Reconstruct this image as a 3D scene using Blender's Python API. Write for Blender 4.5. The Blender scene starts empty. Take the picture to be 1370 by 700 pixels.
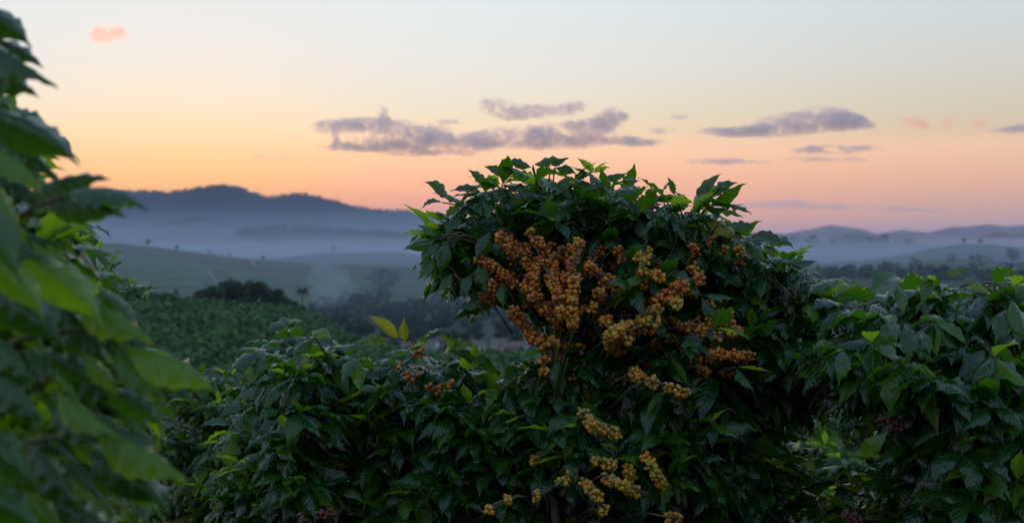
import bpy, math, random
import numpy as np
from mathutils import Vector, Matrix
from math import radians as R

SC = bpy.context.scene
COL = SC.collection
rng = np.random.default_rng(11)
random.seed(11)

# ------------------------------------------------------------------ camera
CAM_Z = 2.0
PITCH = R(-0.6)
F = 1370 * 50 / 36.0            # focal length in photograph pixels
cam = bpy.data.cameras.new('camera')
camo = bpy.data.objects.new('camera', cam)
COL.objects.link(camo)
camo.location = (0, 0, CAM_Z)
camo.rotation_euler = (R(90) + PITCH, 0, 0)
cam.lens = 50
cam.sensor_width = 36
cam.clip_start = 0.05
cam.clip_end = 60000
cam.dof.use_dof = True
cam.dof.focus_distance = 3.15
cam.dof.aperture_fstop = 6.3
SC.camera = camo
FW = np.array([0, math.cos(PITCH), math.sin(PITCH)])
UP = np.array([0, -math.sin(PITCH), math.cos(PITCH)])
RT = np.array([1.0, 0, 0])
CP = np.array([0, 0, CAM_Z])
HOR = 330.0                     # row of the horizon in the photograph


def at(px, py, d):
    """point seen at photograph pixel (px, py) standing d metres away"""
    return CP + d * (FW + (px - 685) / F * RT + (350 - py) / F * UP)


def proj(p):
    q = np.asarray(p) - CP
    d = q @ FW
    return 685 + F * (q @ RT) / d, 350 - F * (q @ UP) / d, d


# ------------------------------------------------------------------ light
SUN_AZ = R(-12.9)
SUN_EL = R(1.4)
SC.view_settings.view_transform = 'Standard'
SC.view_settings.look = 'None'
SC.view_settings.exposure = 0.0
SC.view_settings.gamma = 1.0
SC.view_settings.use_curve_mapping = False


def lin(c):
    return tuple(((v / 255) / 12.92 if v / 255 <= .04045 else ((v / 255 + .055) / 1.055) ** 2.4) for v in c)


W = bpy.data.worlds.new('World')
SC.world = W
W.use_nodes = True
wn, wl = W.node_tree.nodes, W.node_tree.links
bg = wn['Background']


def wmath(op, a, b=None, clamp=False):
    m = wn.new('ShaderNodeMath')
    m.operation = op
    m.use_clamp = clamp
    for i, v in enumerate((a, b)):
        if v is None:
            continue
        if isinstance(v, (int, float)):
            m.inputs[i].default_value = v
        else:
            wl.new(v, m.inputs[i])
    return m.outputs[0]


tc = wn.new('ShaderNodeTexCoord')
sp = wn.new('ShaderNodeSeparateXYZ')
wl.new(tc.outputs['Generated'], sp.inputs[0])
zz = wmath('MAXIMUM', sp.outputs[2], 0.0)
fac = wmath('SQRT', zz)
az = wmath('ARCTAN2', sp.outputs[0], sp.outputs[1])
daz = wmath('ABSOLUTE', wmath('SUBTRACT', az, SUN_AZ))


def sky_ramp(stops):
    r = wn.new('ShaderNodeValToRGB')
    el = r.color_ramp.elements
    while len(el) > 1:
        el.remove(el[0])
    for i, (z, c) in enumerate(stops):
        e = el[0] if i == 0 else el.new(math.sqrt(z))
        e.position = math.sqrt(z)
        e.color = (*lin(c), 1)
    wl.new(fac, r.inputs[0])
    return r.outputs[0]


HIGH = [(.30, (180, 197, 210)), (.5, (152, 175, 202)), (1.0, (120, 150, 190))]
ramp_sun = sky_ramp([(0, (255, 176, 84)), (.035, (255, 180, 98)), (.05, (255, 193, 116)), (.066, (255, 203, 138)),
                     (.08, (250, 211, 163)), (.098, (237, 214, 185)), (.122, (224, 215, 201)), (.15, (217, 214, 209)),
                     (.175, (210, 212, 211))] + HIGH)
ramp_mid = sky_ramp([(0, (255, 158, 112)), (.03, (255, 168, 120)), (.047, (255, 182, 132)), (.066, (250, 197, 150)),
                     (.08, (235, 207, 166)), (.098, (222, 211, 186)), (.122, (217, 213, 203)), (.15, (210, 214, 210)),
                     (.175, (207, 214, 215))] + HIGH)
ramp_side = sky_ramp([(0, (190, 156, 140)), (.016, (195, 156, 136)), (.0315, (206, 160, 132)), (.047, (220, 170, 134)), (.068, (226, 184, 148)),
                      (.08, (203, 180, 150)), (.0946, (195, 185, 161)), (.122, (193, 190, 180)), (.15, (188, 195, 193)),
                      (.175, (186, 196, 200))] + HIGH)
ramp_back = sky_ramp([(0, (122, 132, 164)), (.05, (146, 142, 168)), (.12, (154, 156, 184)), (.2, (148, 160, 186))] + HIGH[1:])


def wmix(f0, f1, a, b):
    mr = wn.new('ShaderNodeMapRange')
    mr.interpolation_type = 'SMOOTHSTEP'
    mr.inputs[1].default_value = f0
    mr.inputs[2].default_value = f1
    wl.new(daz, mr.inputs[0])
    m = wn.new('ShaderNodeMix')
    m.data_type = 'RGBA'
    wl.new(mr.outputs[0], m.inputs[0])
    wl.new(a, m.inputs[6])
    wl.new(b, m.inputs[7])
    return m.outputs[2]


c1 = wmix(0.0, 0.19, ramp_sun, ramp_mid)
c2 = wmix(0.13, 0.62, c1, ramp_side)
c3 = wmix(0.7, 2.4, c2, ramp_back)
sky = wn.new('ShaderNodeTexSky')
sky.sky_type = 'NISHITA'
sky.sun_disc = False
sky.sun_elevation = SUN_EL
sky.sun_rotation = SUN_AZ
sky.dust_density = 2.0
sky.ozone_density = 3.0
nm = wn.new('ShaderNodeMix')
nm.data_type = 'RGBA'
nm.inputs[0].default_value = 0.005
wl.new(c3, nm.inputs[6])
wl.new(sky.outputs[0], nm.inputs[7])
wl.new(nm.outputs[2], bg.inputs[0])
bg.inputs[1].default_value = 1.33

sun = bpy.data.lights.new('sun', 'SUN')
sun.energy = 2.0
sun.color = (1.0, 0.52, 0.30)
sun.angle = R(0.5)
suno = bpy.data.objects.new('sun', sun)
COL.objects.link(suno)
sd = Vector((math.sin(SUN_AZ) * math.cos(SUN_EL), math.cos(SUN_AZ) * math.cos(SUN_EL), math.sin(SUN_EL)))
suno.rotation_euler = sd.to_track_quat('Z', 'Y').to_euler()
suno.location = (-900, 4000, 600)

SC.cycles.max_bounces = 6
SC.cycles.diffuse_bounces = 3
SC.cycles.glossy_bounces = 2
SC.cycles.transmission_bounces = 4
SC.cycles.transparent_max_bounces = 8
SC.cycles.volume_bounces = 2
SC.cycles.use_adaptive_sampling = True
SC.cycles.adaptive_threshold = 0.008
SC.cycles.use_denoising = True
SC.cycles.caustics_reflective = False
SC.cycles.caustics_refractive = False


# ------------------------------------------------------------------ helpers
def tag(o, label=None, cat=None, group=None, kind=None):
    if label:
        o['label'] = label
    if cat:
        o['category'] = cat
    if group:
        o['group'] = group
    if kind:
        o['kind'] = kind
    return o


def mesh_np(name, V, faces, mats=(), fm=None, smooth=True):
    """faces: (n,3|4) int array or list of such arrays"""
    me = bpy.data.meshes.new(name)
    if not isinstance(faces, list):
        faces = [faces]
    faces = [np.asarray(f, dtype=np.int32) for f in faces if len(f)]
    nv = len(V)
    loops = np.concatenate([f.ravel() for f in faces]) if faces else np.zeros(0, np.int32)
    cnt = np.concatenate([np.full(len(f), f.shape[1], np.int32) for f in faces])
    st = np.concatenate([[0], np.cumsum(cnt)[:-1]]).astype(np.int32)
    me.vertices.add(nv)
    me.vertices.foreach_set('co', np.asarray(V, np.float32).ravel())
    me.loops.add(len(loops))
    me.loops.foreach_set('vertex_index', loops)
    me.polygons.add(len(cnt))
    me.polygons.foreach_set('loop_start', st)
    me.polygons.foreach_set('loop_total', cnt)
    for m in mats:
        me.materials.append(m)
    if fm is not None:
        me.polygons.foreach_set('material_index', np.asarray(fm, np.int32))
    me.polygons.foreach_set('use_smooth', np.full(len(cnt), smooth, bool))
    me.update(calc_edges=True)
    me.validate()
    return me


def set_uv(me, uvv):
    """uv per vertex -> per loop"""
    li = np.zeros(len(me.loops), np.int32)
    me.loops.foreach_get('vertex_index', li)
    u = me.uv_layers.new(name='leaf_uv')
    u.data.foreach_set('uv', np.asarray(uvv, np.float32)[li].ravel())


def set_attr(me, name, vals, dom='POINT'):
    a = me.attributes.new(name, 'FLOAT', dom)
    a.data.foreach_set('value', np.asarray(vals, np.float32))


def link(name, me, parent=None, loc=None):
    o = bpy.data.objects.new(name, me)
    COL.objects.link(o)
    if parent is not None:
        o.parent = parent
    if loc is not None:
        o.location = loc
    return o


def empty(name, loc):
    o = bpy.data.objects.new(name, None)
    COL.objects.link(o)
    o.location = loc
    o.empty_display_size = .2
    return o


def nrm(v):
    v = np.asarray(v, float)
    return v / (np.linalg.norm(v, axis=-1, keepdims=True) + 1e-12)


def tube(pts, rad, sides=5):
    """tapered tube along pts; returns V, F(quads)"""
    pts = np.asarray(pts, float)
    n = len(pts)
    rad = np.broadcast_to(rad, (n,))
    t = nrm(np.gradient(pts, axis=0))
    ref = np.array([0.31, 0.21, 1.0]) if abs(t[0][2]) < .9 else np.array([1.0, .2, .1])
    a = nrm(np.cross(t, ref))
    b = np.cross(t, a)
    ang = np.arange(sides) * 2 * np.pi / sides
    V = (pts[:, None] + rad[:, None, None] * (np.cos(ang)[None, :, None] * a[:, None] + np.sin(ang)[None, :, None] * b[:, None])).reshape(-1, 3)
    q = []
    for i in range(n - 1):
        for j in range(sides):
            k = (j + 1) % sides
            q.append((i * sides + j, i * sides + k, (i + 1) * sides + k, (i + 1) * sides + j))
    V = np.vstack([V, pts[:1], pts[-1:]])
    c0, c1 = n * sides, n * sides + 1
    for j in range(sides):
        k = (j + 1) % sides
        q.append((c0, c0, k, j))
        q.append((c1, c1, (n - 1) * sides + j, (n - 1) * sides + k))
    q = np.array(q)
    return V, q


def clean_quads(q):
    q = np.asarray(q)
    bad = q[:, 0] == q[:, 1]
    return [q[~bad], q[bad][:, 1:]]


def join(parts):
    Vs, Qs, Ts, o = [], [], [], 0
    for V, q in parts:
        for f in clean_quads(q) if not isinstance(q, list) else q:
            if len(f) == 0:
                continue
            (Qs if f.shape[1] == 4 else Ts).append(f + o)
        Vs.append(V)
        o += len(V)
    return np.vstack(Vs), [np.vstack(x) for x in (Qs, Ts) if x]


def hash2(ix, iy, s):
    h = (ix * 374761393 + iy * 668265263 + s * 974711) & 0x7fffffff
    h = ((h ^ (h >> 13)) * 1274126177) & 0x7fffffff
    return ((h ^ (h >> 16)) & 0xffff) / 65535.0


def vnoise(x, y, s=0):
    x, y = np.asarray(x, float), np.asarray(y, float)
    ix, iy = np.floor(x).astype(np.int64), np.floor(y).astype(np.int64)
    fx, fy = x - ix, y - iy
    fx, fy = fx * fx * (3 - 2 * fx), fy * fy * (3 - 2 * fy)
    a = hash2(ix, iy, s) * (1 - fx) + hash2(ix + 1, iy, s) * fx
    b = hash2(ix, iy + 1, s) * (1 - fx) + hash2(ix + 1, iy + 1, s) * fx
    return (a * (1 - fy) + b * fy) * 2 - 1


def fbm(x, y, s=0, o=4):
    t, a = 0, 1.0
    for i in range(o):
        t = t + a * vnoise(x, y, s + i * 17)
        x, y, a = x * 2.03 + 7.1, y * 2.03 + 3.3, a * .5
    return t


# ------------------------------------------------------------------ materials
class Mat:
    def __init__(s, name):
        s.m = bpy.data.materials.new(name)
        s.m.use_nodes = True
        s.n, s.l = s.m.node_tree.nodes, s.m.node_tree.links
        s.bsdf = s.n['Principled BSDF']
        s.out = s.n['Material Output']

    def new(s, t, **kw):
        n = s.n.new(t)
        for k, v in kw.items():
            setattr(n, k, v)
        return n

    def math(s, op, a, b=None, c=None, clamp=False):
        m = s.n.new('ShaderNodeMath')
        m.operation = op
        m.use_clamp = clamp
        for i, v in enumerate((a, b, c)):
            if v is None:
                continue
            if isinstance(v, (int, float)):
                m.inputs[i].default_value = v
            else:
                s.l.new(v, m.inputs[i])
        return m.outputs[0]

    def mix(s, f, a, b, blend='MIX'):
        m = s.n.new('ShaderNodeMix')
        m.data_type = 'RGBA'
        m.blend_type = blend
        for i, v in ((0, f), (6, a), (7, b)):
            if isinstance(v, (int, float)):
                m.inputs[i].default_value = v
            elif isinstance(v, tuple):
                m.inputs[i].default_value = (*v, 1)
            else:
                s.l.new(v, m.inputs[i])
        return m.outputs[2]

    def noise(s, scale, detail=4, vec=None, rough=.55, out=0):
        n = s.n.new('ShaderNodeTexNoise')
        n.inputs['Scale'].default_value = scale
        n.inputs['Detail'].default_value = detail
        n.inputs['Roughness'].default_value = rough
        if vec is None:
            g = s.n.new('ShaderNodeNewGeometry')
            vec = g.outputs['Position']
        s.l.new(vec, n.inputs['Vector'])
        return n.outputs[out]

    def smooth(s, v, a, b):
        m = s.n.new('ShaderNodeMapRange')
        m.interpolation_type = 'SMOOTHSTEP'
        m.inputs[1].default_value = a
        m.inputs[2].default_value = b
        s.l.new(v, m.inputs[0])
        return m.outputs[0]

    def bump(s, h, strength, dist):
        b = s.n.new('ShaderNodeBump')
        b.inputs['Strength'].default_value = strength
        b.inputs['Distance'].default_value = dist
        s.l.new(h, b.inputs['Height'])
        s.l.new(b.outputs[0], s.bsdf.inputs['Normal'])
        return b.outputs[0]


def leaf_material(name, dark, light, trans, rough=.3, tmix=.3):
    M = Mat(name)
    uv = M.new('ShaderNodeUVMap', uv_map='leaf_uv')
    s = M.new('ShaderNodeSeparateXYZ')
    M.l.new(uv.outputs[0], s.inputs[0])
    a = M.math('MULTIPLY', M.math('ABSOLUTE', M.math('SUBTRACT', s.outputs[0], .5)), 2)
    ph = M.math('SUBTRACT', M.math('MULTIPLY', s.outputs[1], 8.5), M.math('MULTIPLY', a, 1.6))
    ph = M.math('ADD', ph, M.math('MULTIPLY', M.noise(22, 2), 1.6))
    fr = M.math('FRACT', ph)
    tri = M.math('ABSOLUTE', M.math('SUBTRACT', M.math('MULTIPLY', fr, 2), 1))      # 1 on the vein, 0 between
    rib = M.smooth(tri, .8, .99)
    mid = M.math('SUBTRACT', 1, M.smooth(a, .02, .09))
    vein = M.math('MAXIMUM', M.math('MULTIPLY', rib, .45), mid)
    oi = M.new('ShaderNodeObjectInfo')
    at_ = M.new('ShaderNodeAttribute', attribute_name='rnd')
    rnd = M.math('FRACT', M.math('ADD', oi.outputs['Random'], at_.outputs['Fac']))
    blotch = M.noise(38, 3)
    base = M.mix(rnd, dark, light)
    base = M.mix(M.math('MULTIPLY', M.smooth(blotch, .45, .75), .35), base, tuple(v * .6 for v in dark))
    base = M.mix(M.math('MULTIPLY', vein, .35), base, tuple(min(1, v * 2.2 + .015) for v in light))
    # a few leaves carry brown spots and scorched rims
    spot = M.math('MULTIPLY', M.smooth(M.noise(120, 2), .68, .74), M.smooth(rnd, .7, .9))
    base = M.mix(M.math('MULTIPLY', spot, .8), base, (.09, .05, .015))
    rim = M.math('MULTIPLY', M.smooth(M.math('ADD', a, M.math('MULTIPLY', blotch, .35)), 1.08, 1.2), M.smooth(rnd, .55, .8))
    base = M.mix(M.math('MULTIPLY', rim, .6), base, (.10, .055, .02))
    geo = M.new('ShaderNodeNewGeometry')
    under = M.mix(.5, base, tuple(v * 1.6 + .008 for v in light))
    col = M.mix(geo.outputs['Backfacing'], base, under)
    M.l.new(col, M.bsdf.inputs['Base Color'])
    rr = M.math('ADD', M.math('MULTIPLY', geo.outputs['Backfacing'], .25), M.math('ADD', rough - .06, M.math('MULTIPLY', blotch, .14)))
    M.l.new(rr, M.bsdf.inputs['Roughness'])
    M.bsdf.inputs['Specular IOR Level'].default_value = .5
    M.bsdf.inputs['Coat Weight'].default_value = .55
    M.bsdf.inputs['Coat Roughness'].default_value = .09
    h = M.math('SUBTRACT', M.math('MULTIPLY', M.math('SUBTRACT', 1, M.math('POWER', tri, 2)), .8), M.math('MULTIPLY', mid, .8))
    h = M.math('ADD', h, M.math('MULTIPLY', blotch, .25))
    bn = M.bump(h, .6, .0024)
    tr = M.new('ShaderNodeBsdfTranslucent')
    M.l.new(M.mix(rnd, trans, tuple(v * 1.35 for v in trans)), tr.inputs[0])
    M.l.new(bn, tr.inputs['Normal'])
    mx = M.new('ShaderNodeMixShader')
    mx.inputs[0].default_value = tmix
    M.l.new(M.bsdf.outputs[0], mx.inputs[1])
    M.l.new(tr.outputs[0], mx.inputs[2])
    M.l.new(mx.outputs[0], M.out.inputs[0])
    return M.m


LEAF = leaf_material('coffee_leaf', (.005, .030, .005), (.018, .085, .008), (.15, .38, .010), .20, .34)
YOUNG_LIT = leaf_material('young_and_lit_coffee_leaf', (.045, .120, .014), (.085, .180, .016), (.48, .72, .02), .25, .50)  # tender leaves, and backlit leaves whose brightness is put into the colour
YELLOW = leaf_material('yellow_coffee_leaf', (.22, .22, .02), (.34, .28, .03), (.60, .55, .04), .4, .42)
LMATS = [LEAF, YOUNG_LIT, YELLOW]


def bark(name, c0, c1, scale=60):
    M = Mat(name)
    n = M.noise(scale, 5)
    M.l.new(M.mix(M.smooth(n, .3, .7), c0, c1), M.bsdf.inputs['Base Color'])
    M.bsdf.inputs['Roughness'].default_value = .8
    M.bump(n, .5, .004)
    return M.m


BARK = bark('coffee_bark', (.07, .05, .035), (.17, .13, .09))
TWIG = bark('coffee_twig', (.07, .075, .03), (.16, .12, .06), 90)
TRUNK = bark('trunk_bark', (.05, .04, .03), (.12, .10, .08), 3)


def cherry_material(name, cs):
    M = Mat(name)
    a = M.new('ShaderNodeAttribute', attribute_name='ripe')
    r = M.new('ShaderNodeValToRGB')
    el = r.color_ramp.elements
    while len(el) > 1:
        el.remove(el[0])
    for i, (p, c) in enumerate(cs):
        e = el[0] if i == 0 else el.new(p)
        e.position = p
        e.color = (*c, 1)
    M.l.new(a.outputs['Fac'], r.inputs[0])
    n = M.noise(420, 3)
    c = M.mix(M.math('MULTIPLY', M.smooth(n, .5, .75), .2), r.outputs[0], (.20, .07, .012))
    t = M.new('ShaderNodeAttribute', attribute_name='navel')
    c = M.mix(t.outputs['Fac'], c, (.05, .03, .015))
    M.l.new(c, M.bsdf.inputs['Base Color'])
    M.bsdf.inputs['Roughness'].default_value = .24
    M.bsdf.inputs['Coat Weight'].default_value = .2
    M.bsdf.inputs['Coat Roughness'].default_value = .08
    M.bsdf.inputs['Subsurface Weight'].default_value = 0.0
    M.bump(n, .15, .001)
    return M.m


CHERRY = cherry_material('ripe_cherry', [(0, (.16, .22, .03)), (.12, (.42, .32, .035)), (.33, (.68, .32, .012)), (.52, (.60, .18, .009)), (.72, (.36, .07, .007)), (1, (.10, .012, .018))])


# ------------------------------------------------------------------ terrain: one polar sheet cut into bands
PX = np.arange(-200, 1601, 4.0)


def prof(pts):
    p = np.array(pts, float)
    return np.interp(PX, p[:, 0], p[:, 1])


def zr(r, pts):
    return CAM_Z + r * (HOR - prof(pts)) / F


RINGS = [
    (0, np.full_like(PX, 0.0)),
    (3.2, np.full_like(PX, 0.0)),
    (7, np.full_like(PX, -.45)),
    (20, np.full_like(PX, -3.4)),
    (60, np.full_like(PX, -13)),
    (140, np.full_like(PX, -27)),
    (240, zr(240, [(-200, 515), (430, 515), (700, 520), (1000, 470), (1600, 470)])),
    (412, zr(412, [(-200, 396), (215, 399), (270, 407), (330, 412), (400, 418), (435, 436), (480, 462), (560, 480), (700, 480), (900, 440), (1060, 404), (1095, 402), (1200, 400), (1370, 400), (1600, 400)])),
    (540, zr(540, [(-200, 490), (800, 490), (1000, 412), (1600, 412)])),
    (620, zr(620, [(-200, 474), (800, 474), (1000, 408), (1600, 408)])),
    (960, zr(960, [(-200, 412), (600, 412), (800, 410), (1000, 384), (1095, 371), (1200, 368), (1370, 371), (1600, 368)])),
    (1500, zr(1500, [(-200, 326), (160, 325), (185, 328), (268, 337), (311, 343), (353, 347), (380, 350), (420, 353), (600, 358), (800, 360), (1000, 370), (1120, 367), (1179, 359), (1222, 349), (1265, 343.5), (1293, 344), (1370, 352), (1600, 356)])),
    (1800, zr(1800, [(-200, 352), (400, 356), (900, 366), (1250, 357), (1600, 362)])),
    (2150, zr(2150, [(-200, 346), (370, 347), (400, 342), (440, 338), (520, 337), (600, 346), (1000, 356), (1150, 347), (1202, 341), (1236, 334), (1288, 328), (1327, 328), (1370, 332), (1600, 336)])),
    (2650, zr(2650, [(-200, 350), (1600, 350)])),
    (3200, zr(3200, [(-200, 318), (200, 318), (300, 319), (345, 309), (400, 307.5), (450, 311), (520, 316), (560, 320), (700, 323), (1000, 326), (1060, 323), (1120, 327), (1180, 324), (1260, 329), (1370, 331), (1600, 331)])),
    (3600, zr(3600, [(-200, 334), (1600, 336)])),
    (4100, zr(4100, [(-200, 316), (150, 312), (215, 306), (250, 297), (270, 294.5), (288, 299), (315, 308), (360, 314), (700, 320), (950, 324), (1200, 322), (1600, 322)])),
    (4500, zr(4500, [(-200, 326), (1600, 330)])),
    (5700, zr(5700, [(-200, 268), (60, 265), (100, 262), (150, 260), (190, 259.5), (225, 260.5), (240, 259), (262, 255), (293, 250.5), (322, 254.5), (345, 262), (365, 267), (388, 262.5), (408, 261), (440, 268.5), (480, 280), (510, 283), (540, 283), (575, 289), (640, 296), (700, 302), (850, 312), (1000, 318), (1023, 320), (1080, 320.5), (1117, 318), (1132, 313.5), (1145, 314), (1165, 317), (1208, 318), (1265, 320.5), (1300, 318), (1320, 315.5), (1333, 312.5), (1350, 314.5), (1370, 315), (1600, 318)])),
    (8500, zr(8500, [(-200, 322), (1000, 324), (1600, 326)])),
    (20000, zr(20000, [(-200, 306), (300, 308), (480, 308), (540, 306), (640, 308), (800, 308), (960, 310), (1023, 313), (1050, 314), (1094, 306), (1111, 303), (1130, 305.5), (1151, 308), (1174, 314.5), (1190, 312), (1208, 309.5), (1242, 313.5), (1270, 306), (1290, 305.5), (1322, 302.5), (1345, 305.5), (1370, 304), (1600, 310)])),
    (22500, zr(22500, [(-200, 327), (1600, 327)])),
    (26000, zr(26000, [(-200, 328), (1600, 328)])),
]
RR = np.array([r for r, _ in RINGS], float)
ZZ = np.array([z for _, z in RINGS])
_h = np.diff(RR)[:, None]
_dl = np.diff(ZZ, axis=0) / _h
_m = np.zeros_like(ZZ)
_s = _dl[:-1] * _dl[1:] > 0
_w1, _w2 = 2 * _h[1:] + _h[:-1], _h[1:] + 2 * _h[:-1]
with np.errstate(all='ignore'):
    _hm = (_w1 + _w2) / (_w1 / _dl[:-1] + _w2 / _dl[1:])
_m[1:-1] = np.where(_s, _hm, 0)


def ground_z(x, y, rough=True):
    x, y = np.atleast_1d(np.asarray(x, float)), np.atleast_1d(np.asarray(y, float))
    r = np.clip(np.hypot(x, y), 0, RR[-1])
    a = np.arctan2(x, y)
    # outside the field of view the land repeats its valleys and ridges in mirrored turns
    per = R(25)
    am = np.abs(((a + per) % (4 * per)) - 2 * per) - per
    am = np.where(np.abs(a) < per, a, -am)
    px = np.clip(685 + F * np.tan(am), PX[0], PX[-1])
    k = np.clip(np.searchsorted(RR, r, side='right') - 1, 0, len(RR) - 2)
    t = (r - RR[k]) / (RR[k + 1] - RR[k])
    h = RR[k + 1] - RR[k]
    fi = (px - PX[0]) / 4.0
    i = np.clip(fi.astype(int), 0, len(PX) - 2)
    f = fi - i

    def g(A, kk):
        return A[kk, i] * (1 - f) + A[kk, i + 1] * f
    z = (2 * t**3 - 3 * t**2 + 1) * g(ZZ, k) + (t**3 - 2 * t**2 + t) * h * g(_m, k) + (-2 * t**3 + 3 * t**2) * g(ZZ, k + 1) + (t**3 - t**2) * h * g(_m, k + 1)
    if rough:
        amp = np.interp(r, [0, 10, 60, 400, 1500, 3000, 6000, 12000, 20000], [.0, .05, .3, .5, 1.6, 4, 5.5, 7, 10])
        wl_ = np.interp(r, [0, 60, 400, 1500, 6000, 12000], [2, 12, 30, 90, 190, 500])
        q = np.round(np.log2(wl_))
        lo, hi = 2 ** np.floor(np.log2(wl_)), 2 ** (np.floor(np.log2(wl_)) + 1)
        ft = np.log2(wl_) - np.floor(np.log2(wl_))
        z = z + amp * ((1 - ft) * fbm(x / lo, y / lo, 5) + ft * fbm(x / hi, y / hi, 9)) * .7
    return z


def gz(x, y):
    return float(ground_z(x, y)[0])


def land_material(name, ca, cb, cc, s1, s2, rough=.95, bump=(.4, .3)):
    M = Mat(name)
    n1, n2 = M.noise(s1, 4), M.noise(s2, 5)
    c = M.mix(M.smooth(n1, .35, .65), ca, cb)
    c = M.mix(M.math('MULTIPLY', M.smooth(n2, .42, .68), .7), c, cc)
    M.l.new(c, M.bsdf.inputs['Base Color'])
    M.bsdf.inputs['Roughness'].default_value = rough
    M.bsdf.inputs['Specular IOR Level'].default_value = .15
    M.bump(n2, *bump)
    return M.m


SOIL = land_material('soil_and_weeds', (.10, .06, .035), (.05, .07, .02), (.03, .05, .015), .8, 6, bump=(.6, .05))
SLOPE = land_material('plantation_soil', (.035, .05, .02), (.05, .06, .02), (.02, .035, .012), .05, .6)
VALLEY = land_material('valley_grass', (.04, .07, .03), (.06, .085, .035), (.025, .04, .02), .012, .08)


def field_material():
    M = Mat('hill_fields')
    v = M.new('ShaderNodeTexVoronoi')
    v.inputs['Scale'].default_value = .0052
    g = M.new('ShaderNodeNewGeometry')
    w = M.new('ShaderNodeVectorMath', operation='ADD')
    M.l.new(g.outputs['Position'], w.inputs[0])
    nn = M.noise(.006, 3, out=1)
    sc_ = M.new('ShaderNodeVectorMath', operation='SCALE')
    sc_.inputs['Scale'].default_value = 150
    M.l.new(nn, sc_.inputs[0])
    M.l.new(sc_.outputs[0], w.inputs[1])
    M.l.new(w.outputs[0], v.inputs['Vector'])
    s = M.new('ShaderNodeSeparateColor')
    M.l.new(v.outputs['Color'], s.inputs[0])
    c = M.mix(M.smooth(s.outputs[0], .2, .8), (.035, .065, .025), (.075, .12, .035))
    c = M.mix(M.math('MULTIPLY', M.smooth(s.outputs[1], .7, .9), .6), c, (.10, .085, .045))
    # coffee planted in contour rows
    sx = M.new('ShaderNodeSeparateXYZ')
    M.l.new(g.outputs['Position'], sx.inputs[0])
    rows = M.math('SINE', M.math('ADD', M.math('MULTIPLY', sx.outputs[2], 1.1), M.math('MULTIPLY', M.noise(.02, 2), 6)))
    c = M.mix(M.math('MULTIPLY', M.smooth(rows, -.2, .6), .35), c, (.025, .045, .02))
    n = M.noise(.05, 5)
    c = M.mix(M.math('MULTIPLY', M.smooth(n, .5, .7), .6), c, (.02, .035, .016))
    M.l.new(c, M.bsdf.inputs['Base Color'])
    M.bsdf.inputs['Roughness'].default_value = .95
    M.bsdf.inputs['Specular IOR Level'].default_value = .1
    M.bump(n, .5, 3)
    return M.m


FIELDS = field_material()
MISTY = land_material('wooded_hills', (.028, .045, .022), (.055, .08, .03), (.02, .03, .016), .0035, .025, bump=(.5, 6))
FOREST = land_material('mountain_forest', (.020, .032, .018), (.032, .045, .022), (.014, .022, .013), .0015, .012, bump=(.6, 14))

az_f = np.linspace(R(-25), R(25), 640)
az_b = np.linspace(R(25), R(335), 150)[1:-1]
AZ = np.concatenate([az_f, az_b])


def band(name, r0, r1, n, mat, label):
    rs = np.linspace(r0, r1, n) if r0 == 0 else np.geomspace(r0, r1, n)
    A, Rr = np.meshgrid(AZ, rs)
    x, y = Rr * np.sin(A), Rr * np.cos(A)
    z = ground_z(x.ravel(), y.ravel()).reshape(x.shape)
    V = np.stack([x, y, z], -1).reshape(-1, 3)
    na = len(AZ)
    i, j = np.meshgrid(np.arange(n - 1), np.arange(na), indexing='ij')
    jn = (j + 1) % na
    q = np.stack([i * na + j, i * na + jn, (i + 1) * na + jn, (i + 1) * na + j], -1).reshape(-1, 4)
    if r0 == 0:      # close the middle with triangles
        keep = q[:, 0] >= na
        tri = q[~keep][:, 1:]
        tri = tri.copy()
        tri[:, 0] = 0
        me = mesh_np(name, V, [q[keep][:, ::-1], tri[:, ::-1]], [mat])
    else:
        me = mesh_np(name, V, q[:, ::-1], [mat])
    return tag(link(name, me), label, None, None, 'structure')


band('ground', 0, 150, 40, SOIL, 'soil and weeds of the hillside under the coffee bushes')
band('plantation_slope', 150, 520, 50, SLOPE, 'dark green slope planted with rows of coffee shrubs')
band('valley_floor', 520, 960, 24, VALLEY, 'green valley floor with the village among trees')
band('field_hill', 960, 1800, 44, FIELDS, 'hazy blue green hill of fields with dirt tracks')
band('misty_hills', 1800, 4500, 70, MISTY, 'low wooded hills rising out of the valley mist')
band('mountains', 4500, 26000, 110, FOREST, 'dark blue forested mountains under the sunset sky')

# ------------------------------------------------------------------ air
def vol_material(name, col, dens, aniso=0.3):
    M = Mat(name)
    M.n.remove(M.bsdf)
    v = M.new('ShaderNodeVolumePrincipled')
    v.inputs['Color'].default_value = (*col, 1)
    v.inputs['Density'].default_value = dens
    v.inputs['Density Attribute'].default_value = ''
    v.inputs['Anisotropy'].default_value = aniso
    M.l.new(v.outputs[0], M.out.inputs['Volume'])
    return M.m


def air_box(name, x0, x1, y0, y1, z0, z1, mat, label):
    V = np.array([(x, y, z) for z in (z0, z1) for y in (y0, y1) for x in (x0, x1)], float)
    q = np.array([(0, 2, 3, 1), (4, 5, 7, 6), (0, 1, 5, 4), (2, 6, 7, 3), (0, 4, 6, 2), (1, 3, 7, 5)])
    o = link(name, mesh_np(name, V, q, [mat], smooth=False))
    return tag(o, label, None, None, 'stuff')


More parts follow.
